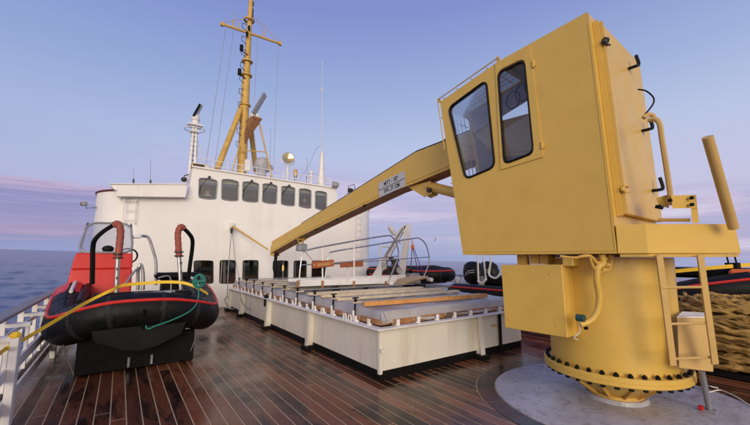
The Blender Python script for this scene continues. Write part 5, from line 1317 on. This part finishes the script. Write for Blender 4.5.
# windows in the near side
for l, nm in ((w1l, 'window'), (w2l, 'window')):
    mb = MB(); mb.tube([p + Vector((-.004, 0, 0)) for p in l], .017, 8, closed=True); fo = B(mb, nm, 'black')
    mb = MB(); mb.add([p + Vector((.012, 0, 0)) for p in l], [tuple(range(len(l)))]); B(mb, 'pane', 'cabglass', fo)
# door: raised thin frame round the second window
dl = [nf(495.5, 63.5, XN), nf(530.5, 46.5, XN), nf(543.5, 157, XN), nf(501, 170, XN)]
dl_in = [p for p in w2l]
mb = MB(); dof = Vector((-.014, 0, 0)); wall_holes(mb, [p + dof for p in dl], [[p + dof for p in scale_loop(w2l, 1.045)]], (.012, 0, 0)); dr = B(mb, 'door', 'yellow')
mb = MB()
for q_ in ((533.2, 64), (542, 145)):
    p = nf(*q_, XN - .022); mb.cyl(p - Vector((0, 0, .045)), p + Vector((0, 0, .045)), .013, n=8).box(p + Vector((.008, 0, 0)), (.012, .05, .06))
B(mb, 'hinge', 'yellow', dr)
mb = MB()
for q0_, q1_ in (((556, 30), (574, 253)), ((463, 232), (615, 226))):
    pass
g0, g1 = nf(464, 252), nf(616, 251); mb.bar(g0 + Vector((-.001, 0, .006)), g1 + Vector((-.001, 0, .006)), .010, .010)
g0, g1 = nf(588.6, 22), nf(616.2, 250); mb.bar(g0 + Vector((-.001, .006, 0)), g1 + Vector((-.001, .006, 0)), .008, .010, up=(0, 1, 0))
B(mb, 'weld_bead', 'yellow')
# inside the cab
mb = MB(); mb.box((XC - .27, yr + .55, zb + .50), (.36, .42, .12), bev=.04).box((XC - .27, yr + .22, zb + .72), (.34, .10, .40), bev=.04).box((XC - .27, yr + .45, zb + .25), (.2, .2, .45)); B(mb, 'seat', 'blackp')
mb = MB(); mb.box((XC - .25, yr + .38, zr - .35), (.16, .16, .14), bev=.02)
for i in range(3):
    c_ = Vector((XC - .22 + .02 * i, yr + .50 + .16 * i, zr - .30 - .05 * i)); mb.tube([c_ + Vector((.0, math.cos(u) * .11, math.sin(u) * .13)) for u in np.linspace(0, 2 * PI, 18, endpoint=False)], .010, 5, closed=True)
mb.tube([Vector((XC - .25, yr + .5, zr - .05)), Vector((XC - .25, yr + .5, zr - .3))], .02, 6); B(mb, 'cab_fan', 'dark')
mb = MB()
for i in range(3): mb.tube([Vector((XC - .35 + i * .07, yr + .95, zb + .4)), Vector((XC - .35 + i * .07, yr + .9, zb + .85))], .012, 6)
mb.box((XC - .28, yr + .95, zb + .3), (.34, .16, .6), bev=.02); B(mb, 'lever_console', 'interior2')
# rear hatch door with trims
yR = lambda z: pB.y + (pC.y - pB.y) * (z - zb) / (pC.z - zb)
def rf(x, z, o_=0): return Vector((x, yR(z) - o_, z))
dx0, dx1 = XN + .175, XF - .02; dz0, dz1 = zb + .42, pC.z - .09
mb = MB(); mb.hull8([rf(dx0, dz0, .012), rf(dx1, dz0, .012), rf(dx1, dz1, .012), rf(dx0, dz1, .012)], [rf(dx0 + .004, dz0, .075), rf(dx1, dz0, .075), rf(dx1, dz1, .075), rf(dx0 + .004, dz1, .075)]); hd = B(mb, 'rear_hatch', 'yellow', mods=bevel(.012, 2))
mb = MB(); mb.bar(rf(dx0 - .035, dz0 - .02, .03), rf(dx0 - .035, dz1 + .02, .03), .022, .055, up=(0, 1, 0)).bar(rf(dx0 - .012, dz0, .05), rf(dx0 - .012, dz1, .05), .010, .09, up=(0, 1, 0)); B(mb, 'hatch_seal_frame', 'yellow')
for z_, m_ in ((dz1 - .27, 'dark'), (dz0 + .26, 'yellow')):
    mb = MB(); mb.box(rf(dx0 - .01, z_, .09), (.13, .035, .05), bev=.008).tube([rf(dx0 - .06, z_ + .03, .10), rf(dx0 + .0, z_ + .035, .125), rf(dx0 + .06, z_ + .03, .10)], .012, 6).tube([rf(dx0 - .05, z_ - .03, .10), rf(dx0 + .05, z_ - .025, .12)], .010, 6)
    B(mb, 'latch', m_)
for px, py in ((634, 64), (645, 127), (652.5, 187)):
    c_ = cl_(px, py, y=pB.y - .05); mb = MB(); c_ = Vector((min(c_.x, XF - .06), yR(c_.z), c_.z))
    mb.tube(spline([c_ + Vector((-.03, -.04, -.05)), c_ + Vector((-.03, -.16, -.05)), c_ + Vector((.0, -.185, -.02)), c_ + Vector((.02, -.16, .11))], 4), .020, 8); B(mb, 'rear_handle', 'black')
    mb = MB(); mb.cyl(c_ + Vector((-.03, -.0, -.05)), c_ + Vector((-.03, -.13, -.05)), .013, n=8); B(mb, 'handle_stem', 'yellow')
# cable loop and tall pipe
K = lambda px, py, D_: CI @ at(px, py, D=D_ * (.962 if D_ != 3.88 else 1))
mb = MB(); mb.tube(spline([K(638, 89.5, 3.9), K(646, 91, 3.9), K(653, 97, 3.9), K(653.5, 103, 3.9), K(648, 111, 3.9), K(645, 114, 3.9)], 6), .008, 6); B(mb, 'cable_loop', 'blackp')
mb = MB(); mb.tube(spline([K(643.5, 118, 3.9), K(648, 114.5, 3.9), K(653, 115.5, 3.9), K(654, 119, 3.9), K(650, 120.5, 3.9)], 5), .022, 8); B(mb, 'hose_end', 'tan')
mb = MB(); mb.tube(spline([K(648, 120, 3.9), K(655, 119.5, 3.85), K(659.5, 124, 3.8), K(662, 140, 3.8), K(667, 172, 3.8), K(672, 205, 3.8)], 6), .026, 8); B(mb, 'grab_pipe', 'tan')
mb = MB(); mb.prism([K(656, 198, 3.9), K(668, 194.5, 3.85), K(669, 208, 3.85), K(659, 206, 3.9)], K(656, 198, 4.1) - K(656, 198, 3.9)); mb.prism([K(671, 195.5, 3.75), K(696, 194.8, 3.75), K(697.5, 208, 3.75), K(672.5, 208.5, 3.75)], (K(671, 195.5, 3.85) - K(671, 195.5, 3.75)) * .3)
mb.prism([K(691, 208, 3.76), K(697.5, 208, 3.76), K(699, 223, 3.76), K(692.5, 223, 3.76)], (K(671, 195.5, 3.85) - K(671, 195.5, 3.75)) * .3); B(mb, 'pipe_bracket', 'yellow')
mb = MB()
for q_ in ((690.5, 198), (690.8, 204.7), (669, 200.5), (658, 206.5)): p = K(*q_, 3.72); mb.cyl(p, p + Vector((-.01, -.02, 0)), .018, n=8)
B(mb, 'bracket_bolt', 'blackp')
mb = MB(); mb.cyl(K(655.5, 206.5, 3.8), K(663, 208, 3.75), .018, n=8); B(mb, 'bracket_pin', 'blackp')
# platform
PK = 3.72
h_ = (.31)
a_, b_, c_, d_ = pB.copy(), K(648, 253, PK), K(741.5, 253, PK), None
zt1 = K(648, 223.5, PK).z
c_.x, c_.y = c_.x, c_.y
poly = [Vector((XN + .004, pB.y - .004, 0)), Vector((b_.x, b_.y, 0)), Vector((c_.x, c_.y, 0)), Vector((c_.x + .30, c_.y + .50, 0)), Vector((XF + .25, pB.y - .004, 0))]
topv = [Vector((p.x, p.y, zt1)) for p in poly]; ct = sum(topv, Vector()) / 5
top_in = list(topv); top_in[2] = topv[2].lerp(ct, .035); botv = [Vector((p.x, p.y, zb - .002)) for p in poly]
mb = MB(); mb.hull8(botv, top_in); B(mb, 'platform', 'yellow', mods=bevel(.008, 2))
mb = MB(); s_ = scale_loop(botv, .96); mb.prism([Vector((p.x, p.y, zb - .035)) for p in s_], (0, 0, .03)); B(mb, 'platform_underplate', 'yellow2')
mb = MB(); mb.tube([K(707.5, 137, 3.45), K(733.5, 228, 3.62)], .043, 16); B(mb, 'guard_post', 'tan')
mb = MB(); mb.tube([K(658, 220, 4.0), K(690, 220, 3.8)], .02, 6); B(mb, 'cross_pipe', 'tan')
# ladder
for a_, b_ in (((659, 255), (673, 365.5)), ((700, 255), (715, 364))):
    mb = MB(); p0, p1 = K(*a_, 3.68), K(*b_, 3.62); ax_ = (K(700, 255, 3.68) - K(659, 255, 3.68)).normalized(); mb.bar(p0, p1, .060, .016, up=(ax_.cross(p1 - p0))); 
    nn = ax_.cross(p1 - p0).normalized(); mb.bar(p0 + nn * .035 + ax_ * .034, p1 + nn * .035 + ax_ * .034, .010, .07, up=nn); B(mb, 'ladder_stringer', 'tan')
for a_, b_ in (((662, 287.5), (703, 287)), ((666, 324), (709, 323)), ((671, 359), (713, 357))):
    mb = MB(); mb.tube([K(*a_, 3.66), K(*b_, 3.66)], .013, 8); B(mb, 'ladder_rung', 'tan')
mb = MB(); lo = [K(677, 318, 3.92), K(710, 318, 3.92), K(713.5, 372, 3.80), K(679, 368, 3.80)]; dd = (K(677, 318, 4.12) - K(677, 318, 3.92)) * .7; mb.prism(lo, dd); B(mb, 'step_box', 'tan', mods=bevel(.006, 1))
mb = MB(); lo = [K(677, 318, 3.925) + Vector((0, 0, .002)), K(710, 318, 3.925) + Vector((0, 0, .002)), K(704, 313.5, 4.15) , K(682, 312.5, 4.15)]; mb.prism(lo, (0, 0, .012)); B(mb, 'step_lid', 'white2')
ft = CI @ at(709.5, 411, Z=.02)
mb = MB(); mb.tube([K(701.5, 371, 3.86), ft], .028, 10); mb.box(ft + Vector((0, 0, .01)), (.12, .12, .02)); B(mb, 'support_leg', 'galv')
mb = MB(); mb.box(ft + Vector((-.05, .06, .03)), (.04, .05, .05), bev=.01); B(mb, 'red_clip', 'red')
# hydraulic box with its covers and hoses
XB = -.925
b0, b1, b2, b3 = cl_(501, 265, x=XB), cl_(561.5, 264.5, x=XB), cl_(567.5, 338, x=XB), cl_(505, 327.5, x=XB)
mb = MB(); mb.prism([b0, b1, b2, b3], (.27, 0, 0)); B(mb, 'hydraulic_box', 'yellow', mods=bevel(.006, 1))
mb = MB()
for u, v in ((.07, .12), (.82, .14), (.1, .86), (.86, .86)): p = b0.lerp(b1, u).lerp(b3.lerp(b2, u), v); mb.sphere(p, .011, 8, 6)
B(mb, 'box_screw', 'yellow')
mb = MB(); ym = b1.y; mb.box((XB + .42, ym - .02, b1.z - .30), (.16, .10, .62), bev=.01); mb.box((XB + .27, ym - .05, b1.z + .03), (.46, .12, .10), bev=.01); mb.box((XB + .30, ym + .45, b1.z + .07), (.1, .12, .14)).box((XB + .30, b0.y - .15, b0.z + .07), (.1, .12, .14)); mb.box((XB + .36, b0.y - .45, b0.z + .075), (.22, .10, .12)); B(mb, 'box_bracket', 'yellow')
mb = MB(); mb.box((XB + .315, ym - .02, b1.z - .32), (.010, .02, .46)); B(mb, 'cable_slot', 'blackp')
hs = [K(*q_, 3.88) for q_ in ((602, 254), (603, 263), (598, 268), (597, 281), (599.5, 297), (597, 312), (590, 321), (580, 324.5))]
mb = MB(); mb.tube(spline(hs, 7), .034, 12); B(mb, 'hydraulic_pipe', 'yellow')
mb = MB(); mb.tube(spline([K(578, 257, 3.88), K(590, 256, 3.88), K(598, 263, 3.88), K(607, 258, 3.88)], 6), .016, 6).tube(spline([K(590, 258, 3.88), K(594, 268, 3.88), K(600, 272, 3.88), K(610, 268, 3.88), K(612, 255, 3.88)], 6), .012, 6)
for q_ in ((597, 269), (604, 271), (608, 266), (611, 258)): p = K(*q_, 3.88); mb.cyl(p, p + Vector((0, 0, .03)), .03, n=8)
mb.tube(spline([K(560, 256, 3.88), K(575, 257.5, 3.88), K(588, 255.5, 3.88)], 5), .012, 6); B(mb, 'small_pipes', 'yellow2')
mb = MB(); p = K(581.5, 318, 3.88); mb.cyl(p - Vector((.0, .03, 0)), p + Vector((0, .05, 0)), .038, n=12).box(p + Vector((.04, 0, 0)), (.05, .05, .05), bev=.01); B(mb, 'valve', 'teal')
mb = MB(); mb.box(K(586, 328, 3.88), (.04, .03, .03)); B(mb, 'valve_nut', 'blackp')
mb = MB(); mb.tube(spline([K(579, 322, 3.88), K(580, 330, 3.88), K(578, 334, 3.88), K(574, 337.5, 3.88), K(578, 340, 3.88)], 5), .005, 5); B(mb, 'valve_wire', 'whiterope')
# boom: side outline is traced in local plane x = -0.16 and given its width
BXn, BXf = -.16, .16
bt = [cl_(*q_, x=BXn) for q_ in ((530, 113), (500, 121), (470, 131), (415, 152.3), (340, 199.5), (300, 224.4), (271.5, 241.5))]
bbm = [cl_(*q_, x=BXn) for q_ in ((270.8, 253), (300, 236.2), (340, 216.6), (394, 190.5), (414.5, 183), (470, 160), (500, 156), (530, 154))]
loop = bt + bbm
# root part continues into the housing
bt0 = Vector((BXn, yr - .1, bt[0].z)); bb0 = Vector((BXn, yr - .1, bbm[-1].z))

loop = [bt0] + loop + [bb0]
mb = MB()
nb = len(bt) + 1
topl = [bt0] + bt; botl = ([bb0] + bbm[::-1])
for i in range(min(len(topl), len(botl)) - 1): pass
mb.prism(loop, (BXf - BXn, 0, 0)); bm_o = B(mb, 'boom', 'yellow', mods=bevel(.006, 1))
mb = MB()
for a_, b_ in zip(botl[:-1], botl[1:]): mb.bar(a_ + Vector((-.012, 0, -.004)), b_ + Vector((-.012, 0, -.004)), .03, .020); mb.bar(a_ + Vector((-.006, 0, .055)), b_ + Vector((-.006, 0, .055)), .014, .012)
for a_, b_ in zip(botl[:-1], botl[1:]): mb.bar(a_ + Vector((.332, 0, -.004)), b_ + Vector((.332, 0, -.004)), .03, .020)
B(mb, 'boom_flange', 'yellow')
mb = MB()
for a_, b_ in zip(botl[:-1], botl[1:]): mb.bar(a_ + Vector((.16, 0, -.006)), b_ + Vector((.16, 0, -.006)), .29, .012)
B(mb, 'boom_underside_shade', 'wood')  # brown strip paints the shade on the underside of the yellow boom
mb = MB(); a_, b_ = topl[4], topl[5]; mb.tube([topl[3] + Vector((.05, 0, .03)), a_ + Vector((.05, 0, .03)), b_ + Vector((.05, 0, .03)), topl[6] + Vector((.05, 0, .03))], .016, 6); B(mb, 'boom_cable', 'dark')
mb = MB(); q_ = a_.lerp(b_, .35); mb.bar(a_.lerp(b_, .12) + Vector((.10, 0, .02)), a_.lerp(b_, .75) + Vector((.10, 0, .02)), .08, .03); B(mb, 'cable_tray', 'galv')
# little mid fittings on the flange and a pulley on the boom
mb = MB()
for q_ in ((364.5, 205.5), (337, 219.5), (316, 229.5)): p = cl_(*q_, x=BXn - .03); mb.box(p, (.03, .09, .05), bev=.01)
B(mb, 'flange_clip', 'blackp')
mb = MB(); p = cl_(350.5, 190.5, x=0.0); mb.cyl(p - Vector((.05, 0, 0)), p + Vector((.05, 0, 0)), .06, n=14); mb.tube([p + Vector((0, .10, -.1)), p + Vector((0, .10, .12)), p + Vector((0, -.16, .14)), p + Vector((0, -.2, 0))], .009, 6); B(mb, 'top_sheave', 'dark')
# lifting ram and its bracket
r0 = cl_(430, 186.5, x=0); r1_ = cl_(470, 196.5, x=0)
mb = MB(); dirr = (r1_ - r0).normalized(); mb.tube([r0 + dirr * .03, r0 + dirr * .04, r1_ + dirr * .6], [.075, .095, .095], 16); B(mb, 'ram_cylinder', 'yellow')
mb = MB(); pc = cl_(425, 191, x=-.09)
lo = [cl_(408, 187, x=-.10), cl_(430, 181, x=-.10), cl_(431, 194, x=-.10), cl_(424, 197, x=-.10)]
mb.prism(lo, (.025, 0, 0)).prism([p + Vector((.18, 0, 0)) for p in lo], (.025, 0, 0)); mb.cyl(Vector((-.13, r0.y, r0.z)), Vector((.13, r0.y, r0.z)), .04, n=12); mb.sphere(Vector((0, r0.y, r0.z)), .085, 12, 8); B(mb, 'ram_bracket', 'yellow')
mb = MB(); p = cl_(429, 190, x=-.13); mb.cyl(p - Vector((.02, 0, 0)), p + Vector((.03, 0, 0)), .05, n=12); B(mb, 'ram_pin', 'dark')
# capacity plate
s4 = [cl_(*q_, x=BXn - .030) for q_ in ((378.3, 183.5), (404.3, 170.6), (405.5, 185.8), (379.2, 197.6))]
mb = MB(); mb.prism(s4, (.014, 0, 0)); sg = B(mb, 'capacity_plate', 'signplate')
ux = (s4[1] - s4[0]).normalized(); uy = (s4[0] - s4[3]).normalized(); uy = (uy - ux * uy.dot(ux)).normalized(); un = ux.cross(uy); wS = (s4[1] - s4[0]).length; hS = (s4[0] - s4[3]).length
def text(s_, pos, size, w=1.0):
    cu_ = bpy.data.curves.new('lettering', 'FONT'); cu_.body = s_; cu_.size = size; cu_.extrude = .0008; cu_.align_x = 'CENTER'; cu_.align_y = 'CENTER'; cu_.offset = .002
    o = bpy.data.objects.new('lettering', cu_); dg = bpy.context.evaluated_depsgraph_get(); COL.objects.link(o); dg.update()
    me = bpy.data.meshes.new_from_object(o.evaluated_get(dg)); COL.objects.unlink(o); bpy.data.objects.remove(o)
    o = bpy.data.objects.new('lettering', me); COL.objects.link(o); me.materials.clear(); me.materials.append(M['signink']); o.parent = sg
    mx = Matrix((( ux.x * w, uy.x, un.x, pos.x), (ux.y * w, uy.y, un.y, pos.y), (ux.z * w, uy.z, un.z, pos.z), (0, 0, 0, 1))); o.matrix_local = mx
cS = sum(s4, Vector()) / 4; fo_ = -.004
sgn = -1 if un.x > 0 else 1
fr_ = un * (.003 if un.x < 0 else -.003)
text('MTT - 187', cS + uy * hS * .24 + fr_, hS * .40, .80); text('SWL 2T 12M', cS - uy * hS * .25 + fr_, hS * .40, .72)
mb = MB(); mb.bar(s4[0].lerp(s4[3], .5) + fr_, s4[1].lerp(s4[2], .5) + fr_, .003, .012, up=uy); B(mb, 'plate_line', 'signink', sg)
# boom tip, hook block
tipn = cl_(271, 250, x=BXn); 
mb = MB(); tz_ = Vector((0, tipn.y - .03, tipn.z - .08)); mb.cyl(tz_ - Vector((.06, 0, 0)), tz_ + Vector((.06, 0, 0)), .14, n=18); B(mb, 'tip_sheave', 'dark')
mb = MB(); mb.box(tz_ + Vector((-.1, .06, .05)), (.03, .3, .34), bev=.01).box(tz_ + Vector((.1, .06, .05)), (.03, .3, .34), bev=.01); B(mb, 'tip_cheek', 'yellow')
mb = MB(); p = cl_(301.5, 247.5, x=0); mb.box(p, (.26, .30, .22), bev=.03); B(mb, 'hook_block', 'galv')
mb = MB(); q_ = cl_(301.5, 238, x=0)
for dx_ in (-.12, .12): mb.tube([q_ + Vector((dx_, .1, .05)), p + Vector((dx_ * .5, 0, .08))], .016, 6)
mb.tube([q_ + Vector((0, -.15, .05)), p + Vector((0, 0, .12))], .02, 6); mb.cyl(q_ + Vector((-.15, 0, -.03)), q_ + Vector((.15, 0, -.03)), .04, n=8); B(mb, 'block_hanger', 'yellow2')
hk = thing('crane_hook', CM @ tz_, 'black hook and chain hanging from the tip of the yellow boom', 'hook')
w0_ = CM @ tz_; mb = MB()
lz = [(0, -.10, .035), (.01, -.18, .06), (.0, -.26, .05), (-.01, -.34, .075), (.0, -.44, .085), (.0, -.56, .085), (.01, -.70, .06), (.02, -.80, .04), (.03, -.88, .02)]
mb.tube([w0_ + Vector((x, 0, z)) for x, z, r_ in lz], [r_ for *_, r_ in lz], 10); mb.build('hook_shank', 'blackp', hk)
mb = MB(); mb.tube([w0_ + Vector((.02 + .09 * math.sin(u), 0, -.95 + .09 * math.cos(u))) for u in np.linspace(0, 4.4, 14)], [.03] * 10 + [.026, .02, .015, .008], 8); mb.build('hook', 'dark', hk)
e0 = w0_ + Vector((.05, 0, -1.0))
mb = MB(); mb.tube(spline([w0_ + Vector((.03, 0, -.7)), at(276.5, 283, Y=12.3), at(281, 288.5, Y=12.2), at(288, 291.5, Y=12.0), at(296, 290, Y=11.9), at(303, 289.5, Y=11.9)], 7), .018, 6); tag(mb.build('white_rope', 'whiterope'), 'white rope sagging from the boom hook onto the hatch', 'rope')
wire([CM @ (p + Vector((0.05, 0, 0))) if False else CM @ p, at(314, 262, Y=11.2)], 'thin dark line from the boom hook block down to the name board', None, name='thin_line', cat='rope', r=.010)

# bird over the sea
bd = at(435, 240, D=60); mb = MB(); mb.tube([bd + Vector((-.25, 0, -.08)), bd, bd + Vector((.3, 0, .05))], [.03, .10, .03], 8)
mb.add([bd + Vector((-.1, 0, .02)), bd + Vector((.12, 0, .02)), bd + Vector((.75, .3, .45)), bd + Vector((.45, .3, .42))], [(0, 1, 2, 3)]); mb.add([bd + Vector((-.1, 0, .02)), bd + Vector((.12, 0, .02)), bd + Vector((-.55, -.3, -.25)), bd + Vector((-.8, -.3, -.28))], [(0, 1, 2, 3)])
tag(mb.build('seabird', 'gullmat'), 'small grey seabird flying low over the sea right of the gangway', 'bird')
